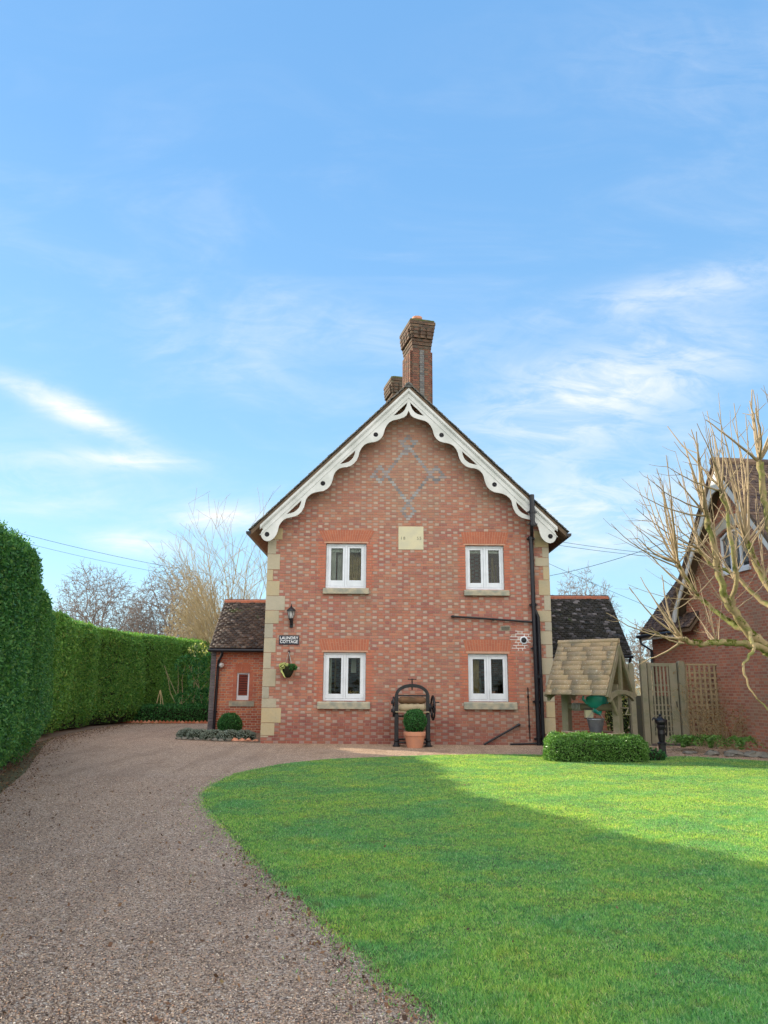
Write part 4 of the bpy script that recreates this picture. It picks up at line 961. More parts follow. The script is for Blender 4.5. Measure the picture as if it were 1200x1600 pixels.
mb.build('end_pier', M['pier'] if 'pier' in M else simple('blue_grey_brick', (.17, .15, .16), (.10, .09, .10), 6, .9, .004, 40, isl=.6), lw, local=True)
# outside light on the wing
c = P(347.5, 1039.5, 25); ol_ = thing('wall_lamp', 'small round white lamp beside the downpipe on the left wing', 'lamp', (c.x, 25, c.z))
mb = MB(); mb.lathe([(.03, .0), (.03, .04), (.05, .05)], M=Matrix.Rotation(math.pi/2, 4, 'X'), n=14); mb.build('base', M['iron'], ol_, local=True)
mb = MB(); mb.lathe([(.03, .04), (.075, .08), (.085, .12), (.07, .16), (.03, .185), (.005, .19)], M=Matrix.Rotation(math.pi/2, 4, 'X'), n=16); mb.build('globe', M['lampglass'], ol_, local=True, smooth=True)
# right wing
rw = thing('brick_wing', 'low red-brick wing with a very dark patchy tiled roof right of the cottage', 'outbuilding', (6.0, 25, 0))
rx0, rx1 = XRc-.5-6, 7.72-6
mb = MB(); mb.box(rx0, rx1, 0, .28, -.2, 2.50); mb.prism([(.281, -.2), (3.7, -.2), (3.7, 2.5), (1.95, 4.40), (.281, 2.72)], rx1-.28, rx1, M=Mx); mb.box(rx0, rx1-.281, 3.42, 3.7, -.2, 2.5)
mb.build('wall', M['brick_right'], rw, local=True)
lean_roof(rw, rx0, rx1, 0, -.22, 2.48, 1.95, 4.52, M['tile_right'], 0, .16)
mb = MB(); mb.tube([(rx0, -.29, 2.42), (rx1+.2, -.29, 2.42)], .05, 10); mb.build('gutter', M['pipe'], rw, local=True, smooth=True)
mb = MB(); mb.box(rx0, rx1+.1, -.20, -.17, 2.26, 2.36); mb.build('fascia', M['board'], rw, local=True)
mb = MB(); mb.tube([(rx1+.12, -.29, 2.4), (rx1+.10, -.12, 2.15), (rx1+.06, -.09, 0)], .04, 8); mb.build('downpipe', M['pipe'], rw, local=True, smooth=True)

# ================================================================== NEIGHBOUR HOUSE (gable facing left, wall running toward the camera)
nh = thing('neighbour_house', 'red-brick house at the right edge with a steep gable and white bargeboard', 'house', (8.35, 24.8, 0), math.atan2(-.993, .119))
# local: x = along wall toward the camera, y = into the building
t0, ta, za = 2.75, 5.45, 7.24
SNL = SNR = 1.245; t1 = 2*ta-t0; ze = za-SNL*(ta-t0); ze1 = za-SNR*(t1-ta)
mb = MB(); hole = [(4.70, 4.43), (6.00, 4.43), (6.00, 5.38), (5.68, 5.50), (5.35, 5.54), (5.02, 5.50), (4.70, 5.38)]
mb.prism([(.5, -.2), (13, -.2), (13, 3.1), (t1, 3.1), (t1, ze1-.1), (ta, za-.15), (t0, ze-.1), (t0, 3.1), (.5, 3.1)], 0, .3, [hole])
mb.box(.5, .8, .301, 6, -.2, 3.1); mb.build('wall', M['brick_right'], nh, local=True)
# gable roof running into the building
mb = MB()
for s in (-1, 1):
    sn = SNL if s < 0 else SNR; hwid = (ta-t0) if s < 0 else (t1-ta)
    xo = hwid+.22; mb.prism([(ta, za), (ta+s*xo, za-xo*sn), (ta+s*xo, za-xo*sn-.12), (ta, za-.14)], -.35, 6.5)
nr = mb.build('roof', M['soffit'], nh, local=True)
pv = []
for s in (-1, 1):
    sn = SNL if s < 0 else SNR; hwid = (ta-t0) if s < 0 else (t1-ta)
    xo = hwid+.26; v, f = tiles((ta+s*xo, -.40, za-xo*sn+.01), (0, 1, 0), Vector((-s, 0, sn)), 6.6, xo*math.hypot(1, sn), .11, .17, .018); pv.append((v, f, 0))
# main range roof, eave facing the garden
def rng_roof(a, b):
    yv, zv = 2.6, 3.2; v, f = tiles((a, -.30, 3.12), (1, 0, 0), Vector((0, yv, zv)).normalized(), b-a, 4.1, .11, .17, .018); pv.append((v, f, 0))
    m2 = MB(); m2.prism([(-.30, 3.10), (2.3, 6.3), (4.9, 3.10), (4.9, 3.0), (2.3, 6.15), (-.30, 3.0)], a, b, M=Matrix(((0, 1, 0, 0), (1, 0, 0, 0), (0, 0, 1, 0), (0, 0, 0, 1)))); return m2
rng_roof(.35, t0+.7).build('side_roof', M['soffit'], nh, local=True); rng_roof(t1-.6, 13).build('side_roof', M['soffit'], nh, local=True)
npmesh('roof_tiles', pv, [M['tile_slate']], nr, local=True)
mb = MB()
for k in range(16):   # half-round ridge tiles, open ended
    mb.tube([(ta, -.42+k*.42, za+.03), (ta, -.42+k*.42+.40, za+.03)], .12, 12)
mb.build('ridge_tiles', M['tile_slate'], nr, local=True)
for s in (-1, 1):
    sn = SNL if s < 0 else SNR; hwid = (ta-t0) if s < 0 else (t1-ta)
    xo = hwid+.18; mb = MB(); pr = [(ta, za-.03), (ta+s*xo, za-xo*sn-.03), (ta+s*xo, za-xo*sn-.34)]
    # curved foot like the photo's boards
    pr += [(ta+s*(xo-.12), za-xo*sn-.36), (ta+s*(xo-.32), za-(xo-.32)*sn-.34), (ta+s*(xo*.5), za-(xo*.5)*sn-.34), (ta+s*.30, za-.30*sn-.42), (ta, za-.72)]
    mb.prism(pr, -.34, -.30); mb.build('bargeboard', M['board'], nh, local=True)
mb = MB(); mb.box(.35, t0-.1, -.33, -.30, 2.90, 3.08); mb.build('fascia', M['board'], nh, local=True)
mb = MB(); mb.tube([(.3, -.38, 3.02), (t0-.1, -.38, 3.02)], .05, 8); mb.tube([(.42, -.36, 3.0), (.42, -.32, 2.8), (.60, -.09, 2.6), (.61, -.08, 0)], .04, 8); mb.build('gutter', M['pipe'], nh, local=True, smooth=True)
# window
mb = MB(); x0, x1, z0, z1 = 4.70, 6.00, 4.43, 5.38
mb.box(x0, x0+.06, .06, .12, z0, z1); mb.box(x1-.06, x1, .06, .12, z0, z1); mb.box(x0+.06, x1-.06, .06, .12, z0, z0+.07); mb.prism([(x0, z1-.03), (5.02, 5.47), (5.35, 5.50), (5.68, 5.47), (x1, z1-.03), (x1-.06, z1-.08), (5.68, 5.41), (5.35, 5.44), (5.02, 5.41), (x0+.06, z1-.08)], .055, .125)
for xm in (5.13, 5.57): mb.box(xm-.03, xm+.03, .06, .12, z0+.07, 5.41)
nwn = mb.build('window', M['white'], nh, local=True)
mb = MB(); mb.prism([(x0, z0), (x1, z0), (x1, z1), (5.68, 5.6), (5.35, 5.52), (5.02, 5.6), (x0, z1)], .085, .092); mb.build('pane', M['glass_bright'] if 'glass_bright' in M else M['glass'], nwn, local=True)
mb = MB(); mb.box(x0-.06, x1+.06, -.06, .05, z0-.09, z0-.003); mb.build('sill', M['white'], nwn, local=True)
mb = MB(); mb.prism([(x0-.12, 5.41), (5.02, 5.545), (5.35, 5.58), (5.68, 5.545), (x1+.12, 5.41), (x1+.18, 5.62), (5.68, 5.84), (5.35, 5.88), (5.02, 5.84), (x0-.18, 5.62)], -.012, .02); mb.build('arch', M['render'], nwn, local=True)
mb = MB(); mb.box(x0+.02, x1-.02, .5, .52, z0, 5.6); mb.build('blind', M['blind'], nwn, local=True)
mb = MB(); mb.tube([(.9, -.02, 1.6), (.9, -.02, 2.1)], .02, 6); mb.build('wall_tie', M['iron'], nh, local=True)

# ================================================================== HEDGES
def hedge(name, label, path, H, T, nleaf, size, leafm, seed, bulge=.16, foot=.35, group=None, hvar=.06, taper=0, rear=.0, topn=0):
    """leafy wall following the foot of its visible face; T = depth away from the viewer side (left of path)"""
    pa = np.array(smooth(path, 10)); seg = np.linalg.norm(np.diff(pa, axis=0), axis=1); cum = np.concatenate([[0], np.cumsum(seg)]); L = cum[-1]
    tang = np.gradient(pa, axis=0); tang = tang/np.linalg.norm(tang, axis=1, keepdims=True)
    # face normal points right of travel (toward the drive)
    nor = np.stack([tang[:, 1], -tang[:, 0]], 1)
    def surf(s, w):
        px = np.interp(s, cum, pa[:, 0]); py = np.interp(s, cum, pa[:, 1]); nx = np.interp(s, cum, nor[:, 0]); ny = np.interp(s, cum, nor[:, 1])
        hh = H*(1+hvar*wob(np.stack([s*.35, s*0, s*0], 1), seed+9, 1.0))-taper*np.clip((s-(L-10))/10, 0, 1)**1.6; tot = 2*hh+T; q = w*tot
        r = .28
        out = np.where(q < hh, 0, np.where(q < hh+T, -(q-hh), -T)); z = np.where(q < hh, q, np.where(q < hh+T, hh, hh-(q-hh-T)))
        z = z+rear*np.clip((q-hh)/T, 0, 1)*np.clip((tot-q)/hh, 0, 1)  # hidden back of the crest is raised so the hedge shadow reaches farther
        rnd = np.clip(1-np.abs(q-hh)/r, 0, 1)**2*.12; z = z-rnd; out = out-rnd
        bl = foot*np.clip((.75-z)/.75, 0, 1)**1.5*(q < hh)          # the foot is bare and set back
        b = bulge*wob(np.stack([s*.9, z*.25, s*0], 1), seed, 1.0)+.06*wob(np.stack([s*3, z*1.6, s*0], 1), seed+1, 1.0)
        b = b+bulge*1.3*np.clip(np.abs(np.sin(s*.95+seed+.4*np.sin(s*.37))), 0, 1)**.5
        out = out+np.where(q < hh+T*.3, b, 0)-bl; z = z+np.where((q >= hh*.96) & (q < hh+T), .05*wob(np.stack([s*4, q*3, s*0], 1), seed+2, 1.0), 0)
        return np.stack([px+nx*out, py+ny*out, np.maximum(z, 0)], 1)
    ns, nw = int(L/.18), 44; S_, W_ = np.meshgrid(np.linspace(0, L, ns), np.linspace(0, 1, nw), indexing='ij'); V = surf(S_.ravel(), W_.ravel())
    # shrink core slightly
    ctr = surf(S_.ravel(), W_.ravel()*0+.5); V = V+(ctr-V)*np.array([.05, .05, .02]); V[:, 2] = np.clip(V[:, 2], 0, None)
    idx = np.arange(ns*nw).reshape(ns, nw); F_ = np.stack([idx[:-1, :-1], idx[1:, :-1], idx[1:, 1:], idx[:-1, 1:]], -1).reshape(-1, 4)
    s = rng.uniform(0, L, nleaf); wmax = (H+T*.7)/(2*H+T); w = rng.uniform(.01, wmax, nleaf)
    p = surf(s, w); e = .02; du = surf(s+e, w)-p; dw = surf(s, w+.004)-p; n = unit(np.cross(du, dw)); 
    c0 = surf(s, w*0+.5); c0[:, 2] = H*.5; flip = np.sum((p-c0)*n, 1) < 0; n[flip] *= -1
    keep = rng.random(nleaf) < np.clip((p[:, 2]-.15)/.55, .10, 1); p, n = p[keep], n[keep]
    p = p+n*rng.normal(.0, .035, len(p))[:, None]
    v, f = leaf_cards(p, n, size, .75, .5)
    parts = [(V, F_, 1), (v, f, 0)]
    if topn:   # wispy shoots standing out of the top
        s = rng.uniform(0, L, topn); p = surf(s, np.full(topn, H*1.0/(2*H+T))+rng.uniform(0, T*.3/(2*H+T), topn)); d = unit(rng.normal(0, .35, (topn, 3))+np.array([0, 0, 1.]))
        p2 = np.repeat(p, 4, 0)+np.repeat(d, 4, 0)*np.tile(np.array([.02, .06, .10, .14]), topn)[:, None]*np.repeat(rng.uniform(.3, 1.2, topn), 4)[:, None]
        v, f = leaf_cards(p2, np.repeat(d, 4, 0), size*.8, .5, .4); parts.append((v, f, 0))
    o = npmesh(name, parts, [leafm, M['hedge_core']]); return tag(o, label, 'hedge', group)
hedge('tall_hedge', 'tall dark green clipped hedge nearest the camera along the left of the drive', [(-3.2, 1.5), (-3.85, 5.0), (-4.55, 8.0), (-5.40, 11.0), (-6.5, 14.2), (-7.65, 17.5), (-8.45, 19.5)], 3.46, 1.8, 230000, .058, M['leaf_hedge'], 11, bulge=.11, taper=.62, hvar=.03, rear=.1, topn=2600)
hedge('tall_hedge', 'lighter green clipped hedge farther down the drive, running behind the low box edging', [(-8.9, 18.7), (-9.3, 21), (-9.75, 25), (-9.9, 29), (-9.3, 33), (-8.2, 36.5), (-6.0, 38.2)], 3.30, 2.2, 160000, .085, M['leaf_hedge2'], 23, bulge=.22, hvar=.03, rear=.34, topn=1600)
hedge('tall_hedge', 'unseen taller hedge added behind the near hedge to shade the lawn', [(-10.4, 16.5), (-10.8, 19), (-11.1, 21.5), (-11.4, 23.9)], 4.75, 1.4, 26000, .10, M['leaf_hedge'], 37, bulge=.1, hvar=.02)  # added out of sight only to extend the shadow across the lawn
# dark shrub with pale stems at the end of the hedge, behind the wing
sh = thing('evergreen_shrub', 'dark yellow-flecked evergreen shrub with pale bare stems between the hedge and left wing', 'shrub', (-7.55, 31.5, 0))
for (dx, z, r, n) in ((-.2, 2.2, .6, 420), (.3, 1.6, .6, 420), (.0, .8, .7, 900), (.8, 2.4, .5, 360), (.7, .9, .6, 700), (.1, 2.8, .4, 260)):
    clump(dx, 0, z, r, r*.8, r*.75, n, .11, 'foliage', M['leaf_varieg'] if z > 2.7 else M['leaf_dark'], sh, solid=False)
sl = []
for k in range(14):
    x = random.uniform(-.7, 1.2); p = Vector((x, random.uniform(-.5, .3), 0)); tl_ = random.gauss(0, .12)
    for j in range(4): q = p+Vector((tl_+random.gauss(0, .12), 0, .55)); sl.append((p, q, .018-.003*j, .015-.003*j)); p = q
v, f = segs(sl, 5); npmesh('stems', [(v, f, 0)], [M['bark_mid']], sh, local=True)

def boxhedge(name, label, x0, x1, y0, y1, H, n, size, leafm, rot=0, c=None, seed=3, bump_=.05):
    c = c or ((x0+x1)/2, (y0+y1)/2); hx, hy = (x1-x0)/2, (y1-y0)/2; A = [4*hx*hy, 2*hx*H, 2*hx*H, 2*hy*H, 2*hy*H]; A = np.array(A)/sum(A)
    k = rng.choice(5, n, p=A); a, b = rng.uniform(-1, 1, n), rng.uniform(-1, 1, n); P_ = np.zeros((n, 3)); N_ = np.zeros((n, 3))
    def st(m, x, y, z, nn): P_[m] = np.stack([x, y, z], 1)[m]; N_[m] = nn
    one = np.ones(n); zz = (b+1)/2*H
    st(k == 0, a*hx, b*hy, one*H, (0, 0, 1)); st(k == 1, a*hx, -hy*one, zz, (0, -1, 0)); st(k == 2, a*hx, hy*one, zz, (0, 1, 0)); st(k == 3, -hx*one, a*hy, zz, (-1, 0, 0)); st(k == 4, hx*one, a*hy, zz, (1, 0, 0))
    def rnd(Q):   # rounded edges
        q = Q.copy(); r = .13; e = np.stack([np.clip((np.abs(q[:, 0])-(hx-r))/r, 0, 1), np.clip((np.abs(q[:, 1])-(hy-r))/r, 0, 1), np.clip((q[:, 2]-(H-r))/r, 0, 1)], 1)
        s2 = np.sort(e, 1)[:, ::-1]; pull = s2[:, 1:2]*r*.45; q[:, :2] -= np.sign(q[:, :2])*pull*(e[:, :2] > .02); q[:, 2:3] -= pull*(e[:, 2:3] > .02); return q
    P_ = rnd(P_); P_ = P_+N_*(bump_*wob(P_*3, seed, 1.5)+rng.normal(0, .02, n))[:, None]
    R3 = np.array([[math.cos(rot), -math.sin(rot), 0], [math.sin(rot), math.cos(rot), 0], [0, 0, 1]]); off = np.array([c[0], c[1], .0])
    v, f = leaf_cards(P_@R3.T+off, N_@R3.T, size, .8, .6)
    mb = MB(); mb.box(-hx+.12, hx-.12, -hy+.10, hy-.10, 0, H-.10); bv = np.array(mb.v)@R3.T+off
    # simple bevelled core
    o = npmesh(name, [(v, f, 0), (bv, np.array(mb.f), 1)], [leafm, M['hedge_core']]); return tag(o, label, 'hedge')
boxhedge('box_hedge', 'low clipped box hedge on the lawn edge in front of the wooden well', 3.40, 5.38, 15.95, 16.75, .50, 26000, .034, M['leaf_box'], rot=math.radians(-3), c=(4.36, 16.45))
boxhedge('box_hedge', 'low dark box hedge far down the drive, with edging bricks along its foot', -9.8, -6.45, 30.6, 31.4, .66, 9000, .07, M['leaf_dark'], rot=math.radians(3), seed=8)
bx = M['terracotta']
ORD = ['leftmost', 'second', 'third', 'fourth', 'fifth', 'sixth', 'seventh', 'eighth', 'ninth', 'tenth', 'eleventh', 'twelfth', 'thirteenth']
def nth(k, n): return (ORD[k]+(' from the left' if k else '')) if k <= (n-1)/2 else (ORD[n-1-k]+' from the right' if n-1-k else 'rightmost')
for k in range(26):
    x = -10.1+k*.142; y = 30.42+.006*k*1.2; mb = MB(); Mx2 = Matrix.Translation((x, y, .03)) @ Matrix.Rotation(random.uniform(-.2, .2), 4, 'Z') @ Matrix.Rotation(math.radians(45)+random.uniform(-.15, .15), 4, 'Y')
    mb.box(-.055, .055, -.035, .035, -.055, .055+random.uniform(0, .02), Mx2)
    o = mb.build('edging_brick', bx if random.random() < .4 else M['edge_clay'] if 'edge_clay' in M else M['ridge'], bevel=.006); tag(o, 'clay edging brick, '+nth(k, 26)+', below the far box hedge', 'brick', 'edging bricks at the far box hedge')
# obelisk
p = P(245, 1110, 31.6); ob = thing('plant_obelisk', 'slim wooden plant obelisk of leaning canes behind the far low hedge', 'plant support', (p.x, 31.9, 0))
tz = P(245, 1081, 31.9).z
for q in range(5):
    a = q*2*math.pi/5+.3; mb = MB(); mb.tube([(.30*math.cos(a), .30*math.sin(a), 0), (.03*math.cos(a), .03*math.sin(a), tz)], .018, 6); mb.build('cane', M['cane'], ob, local=True)
mb = MB(); mb.tube([(.16*math.cos(2*math.pi*k/12), .16*math.sin(2*math.pi*k/12), tz*.48) for k in range(13)], .010, 5); mb.lathe([(.045, tz-.05), (.05, tz), (.02, tz+.07)], n=8); mb.build('binding', M['cane'], ob, local=True)
# ball, lavender and stones at the left wing
bb2 = thing('box_ball', 'round clipped box ball in the small bed under the slit window', 'shrub', (P(357, 1140, 23.2).x, 23.3, 0))
clump(0, 0, .31, .335, .335, .34, 6000, .045, 'foliage', M['leaf_dark'], bb2)
sheet('bed_soil', [(-5.6, 21.75), (-4.4, 21.2), (-3.25, 20.9), (-3.2, 24.9), (-5.5, 24.9), (-5.75, 22.6)], .012, M['soil'])
lav = [(-5.45, 22.35, .26), (-5.05, 22.0, .30), (-4.6, 21.8, .30), (-4.15, 21.6, .28), (-3.75, 21.75, .26)]
for k, (x, y, r) in enumerate(lav):
    lv = thing('lavender_plant', ['grey-green lavender mound at the left tip of the small bed', 'grey-green lavender mound second from the left tip of the bed', 'grey-green lavender mound in the middle of the bed row', 'grey-green lavender mound second from the cottage corner', 'small grey-green lavender mound nearest the cottage corner'][k], 'plant', (x, y, 0), group='lavender mounds edging the small bed')
    clump(0, 0, .10, r*1.15, r, .17, 1500, .04, 'foliage', M['leaf_grey'], lv, seed=k, tilt=.6)
for k in range(13):
    x = -5.6+k*.185; y = 21.95-.62*min(k/7, 1)+random.uniform(-.04, .04); r = random.uniform(.06, .10)
    v = []; th = np.linspace(0, 1, 1); 
    mb = MB(); mb.lathe([(r*.5, -.02), (r, .01), (r*.95, r*.45), (r*.5, r*.8), (.01, r*.85)], c=(x, y, 0), n=7); mb.v = [tuple(Vector(q)+Vector((random.gauss(0, .012), random.gauss(0, .012), random.gauss(0, .008)))) for q in mb.v]
    tag(mb.build('edging_stone', M['terracotta'] if k > 8 else M['rock'], smooth=False), 'edging stone, '+nth(k, 13)+', along the front of the small bed', 'stone', 'rough stones edging the small bed')

# ================================================================== WELL
B = math.radians(-40); RR = Vector((5.12, 17.0, 0)); RL = RR+Vector((-.766*1.37, .643*1.37, 0)); WC = (RR+RL)/2
wl = thing('wishing_well', 'wooden garden well with a steep shingled roof on two posts behind the box hedge', 'well', (WC.x, WC.y, 0), B)
hl = 1.37/2; zr, ze_, hwid = 2.46, 1.34, .75; slp = (zr-ze_)/hwid
# frame of reference: local x along the ridge, -y faces the drive side
Mxx = Matrix(((0, 1, 0, 0), (1, 0, 0, 0), (0, 0, 1, 0), (0, 0, 0, 1)))
pv = []
for s in (-1, 1):
    v = Vector((0, -s, slp)).normalized(); ll = math.hypot(hwid, zr-ze_)
    t = tiles((-hl-.03, s*hwid, ze_), (1, 0, 0), v, 1.37+.06, ll+.02, .125, .47, .012, jit=.22, tilt=.045, rnd=True); pv.append((t[0], t[1], 0))
wr = npmesh('roof_shingles', pv, [M['shake']], wl, local=True)
mb = MB(); mb.prism([(-hwid+.01, ze_), (0, zr-.01), (hwid-.01, ze_), (hwid-.03, ze_-.02), (0, zr-.05), (-hwid+.03, ze_-.02)], -hl, hl, M=Mxx); mb.tube([(-hl-.04, 0, zr+.015), (hl+.04, 0, zr+.015)], .055, 10); mb.build('roof_deck', M['shake'], wl, local=True)
for sx in (-1, 1):
    xg = sx*(hl+.02); mb = MB()
    for s in (-1, 1):   # rafters
        mb.prism([(0, zr-.03), (s*(hwid+.02), ze_-.05), (s*(hwid-.10), ze_-.08), (0, zr-.20)], xg-.03, xg+.03, M=Mxx)
        mb.prism([(s*.02, zr-.30), (s*(hwid-.20), ze_-.0), (s*(hwid-.28), ze_-.02), (s*.02, zr-.44)], xg-.05, xg-.035 if sx > 0 else xg-.035, M=Mxx) if False else None
    mb.prism([(-.045, ze_), (.045, ze_), (.045, zr-.12), (-.045, zr-.12)], xg-.028, xg+.028, M=Mxx)
    n = 14; up = [(-.62+1.24*k/n, ze_+.02+.07*math.sin(math.pi*k/n)) for k in range(n+1)]; dn = [(-.62+1.24*k/n, ze_-.16+.16*math.sin(math.pi*k/n)**.7) for k in range(n+1)]
    mb.prism(up+dn[::-1], xg-.034, xg+.034, M=Mxx)
    mb.build('gable_frame', M['oak'], wl, local=True, bevel=.004)
    xp = sx*(hl-.09)
    mb = MB(); mb.box(xp-.075, xp+.075, -.10, .10, 0, ze_+.2); 
    if sx > 0: mb.tube([(xp+.02, -.02, .85), (xp+.02, -.30, 1.20), (xp+.04, -.52, ze_-.03)], .045, 6)
    mb.build('post', M['oak'], wl, local=True, bevel=.008)
mb = MB(); mb.tube([(-hl+.1, 0, 1.05), (hl-.1, 0, 1.05)], .075, 14); mb.tube([(hl-.1, 0, 1.05), (hl+.16, 0, 1.05), (hl+.16, -.16, .92), (hl+.28, -.16, .92)], .016, 6); mb.build('winding_roller', M['oak'], wl, local=True, smooth=True)
mb = MB()
for k in range(6): mb.tube([(-.42+.035*k+.080*0, .082*math.cos(q), 1.05+.082*math.sin(q)) for q in [2*math.pi*j/12 for j in range(13)]], .010, 5, caps=False)
mb.build('rope_coil', M['rope'], wl, local=True)
mb = MB(); mb.lathe([(.66, 0), (.66, .46), (.70, .462), (.70, .53), (.50, .53), (.50, .1)], n=28, sq=.8); mb.build('brick_base', M['brick_orange'], wl, local=True)
# things hanging in the well
bp = P(931, 1135, 17.3); bk = thing('metal_bucket', 'grey galvanised bucket hanging on chains inside the well', 'bucket', (bp.x, 17.3, P(931, 1144, 17.3).z))
mb = MB(); mb.lathe([(.125, 0), (.13, .01), (.185, .26), (.195, .27), (.19, .285), (.175, .27), (.12, .02)], n=24); mb.build('pail', M['galv'], bk, local=True, smooth=True)
mb = MB(); mb.tube([(-.02, 0, .56), (-.05, 0, .42), (-.19, 0, .27)], .006, 5); mb.tube([(-.02, 0, .56), (.08, .0, .42), (.19, 0, .27)], .006, 5); mb.build('chain', M['rope'], bk, local=True)
tp_ = P(932, 1093, 17.35); tl = thing('watering_can', 'teal plastic watering can resting on the winding roller under the well roof', 'watering can', (tp_.x, 17.35, P(932, 1107, 17.35).z))
mb = MB(); mb.lathe([(.10, 0), (.20, .06), (.24, .17), (.22, .25), (.10, .29), (.03, .295)], n=20, sq=.6); mb.tube([(-.20, 0, .12), (-.30, 0, .20), (-.28, 0, .27)], [.05, .03, .02], 8); mb.build('body', M['teal'], tl, local=True, smooth=True)
mb = MB(); mb.tube([(.16, 0, .25), (.25, 0, .30), (.29, 0, .2), (.23, 0, .1)], .016, 8); mb.tube([(-.1, 0, -.02), (.06, 0, -.10), (.1, 0, .02)], [.05, .06, .04], 8); mb.build('handle', M['teal'], tl, local=True, smooth=True)
cp = P(920, 1116, 17.4); cn = thing('tin_box', 'small pale box hanging under the roller beside the bucket', 'box', (cp.x, 17.4, P(920, 1123, 17.4).z))
mb = MB(); mb.box(-.085, .085, -.06, .06, .02, .19); mb.build('box', M['plaque'], cn, local=True, bevel=.006); mb = MB(); mb.box(-.09, .09, -.065, .065, 0, .018); mb.box(-.095, .095, -.07, .07, .192, .215); mb.build('lid', M['iron'], cn, local=True)
# cast-iron pump post
g = G(1036, 1184); pm = thing('hand_pump', 'narrow black cast-iron pump post standing at the lawn edge before the gate', 'pump', (g.x, g.y, 0))
mb = MB(); mb.box(-.06, .06, -.06, .06, 0, .28); mb.lathe([(.055, .27), (.10, .28), (.10, .31), (.06, .33), (.072, .40), (.085, .50), (.075, .58), (.09, .62), (.10, .66), (.07, .70), (.08, .72)], n=12); mb.build('pillar', M['iron'], pm, local=True, smooth=False)
mb = MB(); mb.lathe([(.08, .68), (.13, .75), (.125, .79), (.06, .83), (.03, .87), (.035, .90), (.01, .92)], n=12); mb.tube([(-.05, 0, .80), (-.16, -.02, .83), (-.19, -.02, .78)], [.025, .02, .016], 8); mb.tube([(.04, 0, .78), (.13, -.02, .80), (.12, -.03, .60), (.10, -.03, .45)], .014, 6); mb.build('head', M['iron'], pm, local=True, smooth=True)

# ================================================================== FENCE, GATE, TRELLIS
YF = 20.75
def fx(px, py=1100): return P(px, py, YF).x
def fz(py, px=1040): return P(px, py, YF).z
posts = [(1008, 1029, .15), (1067.5, 1033, .17), (989, 1036, .13)]
labs = ['square timber gate post on the left of the lattice gate', 'taller square timber gate post between the gate and trellis', 'short timber post right behind the well']
for (px, pt_, w), lb in zip(posts, labs):
    x = fx(px); z = fz(pt_, px); mb = MB(); mb.prism([(x-w/2, 0), (x+w/2, 0), (x+w/2, z-.04), (x+w/2-.03, z), (x-w/2+.03, z), (x-w/2, z-.04)], YF-w/2, YF+w/2)
    tag(mb.build('gate_post', M['fence'], bevel=.006, origin=(x, YF, 0)), lb, 'post', 'timber gate posts')
gx0, gx1 = fx(1014.5), fx(1060.5); gt = thing('garden_gate', 'tall grey-green timber gate with open lattice slats between two posts', 'gate', ((gx0+gx1)/2, YF, 0))
gw = (gx1-gx0)/2; zt_g = fz(1036); mb = MB(); mb.box(-gw, -gw+.10, -.03, .03, .06, zt_g); mb.box(gw-.20, gw, -.03, .03, .06, zt_g); mb.box(-gw+.1, gw-.2, -.03, .03, .06, .26); mb.box(-gw+.1, gw-.2, -.03, .03, zt_g-.09, zt_g); mb.build('gate_frame', M['fence'], gt, local=True, bevel=.005)
mb = MB(); iw = (2*gw-.3)
for k in range(5):
    x = -gw+.1+iw*(k+.5)/5; mb.box(x-.022, x+.022, -.024, -.004, .26, zt_g-.09)
mb.build('vertical_slats', M['fence'], gt, local=True)
mb = MB()
for k in range(8):
    z = .34+k*.135*(1 if k < 6 else 1.25); mb.box(-gw+.1, gw-.2, -.002, .012, z, z+.035)
mb.build('cross_slats', M['fence'], gt, local=True)
mb = MB(); mb.tube([(gw-.07, -.04, 1.12), (gw-.07, -.07, 1.12), (gw-.07, -.07, .98), (gw-.07, -.04, .98)], .012, 6); mb.build('handle', M['iron'], gt, local=True)
tx0, tx1 = fx(1074), fx(1136); tr_ = thing('trellis_panel', 'brown square-lattice trellis panel grown over with bare climber between gate and house', 'trellis', ((tx0+tx1)/2, YF, 0))
tw = (tx1-tx0)/2; zt_t = fz(1037, 1100); mb = MB(); mb.box(-tw, -tw+.04, -.03, .03, .05, zt_t); mb.box(tw-.06, tw, -.03, .03, .05, zt_t); mb.box(-tw+.04, tw-.06, -.03, .03, zt_t-.05, zt_t); mb.box(-tw+.04, tw-.06, -.03, .03, .05, .12); mb.build('frame', M['fence_brown'], tr_, local=True, bevel=.004)
mb = MB()
for k in range(7): x = -tw+.05+(2*tw-.12)*(k+.5)/7; mb.box(x-.026, x+.026, -.022, -.004, .12, zt_t-.05)
mb.build('vertical_slats', M['fence_brown'], tr_, local=True); mb = MB()
for k in range(13): z = .18+k*(zt_t-.30)/13; mb.box(-tw+.04, tw-.06, -.002, .014, z, z+.048)
mb.build('cross_slats', M['fence_brown'], tr_, local=True)
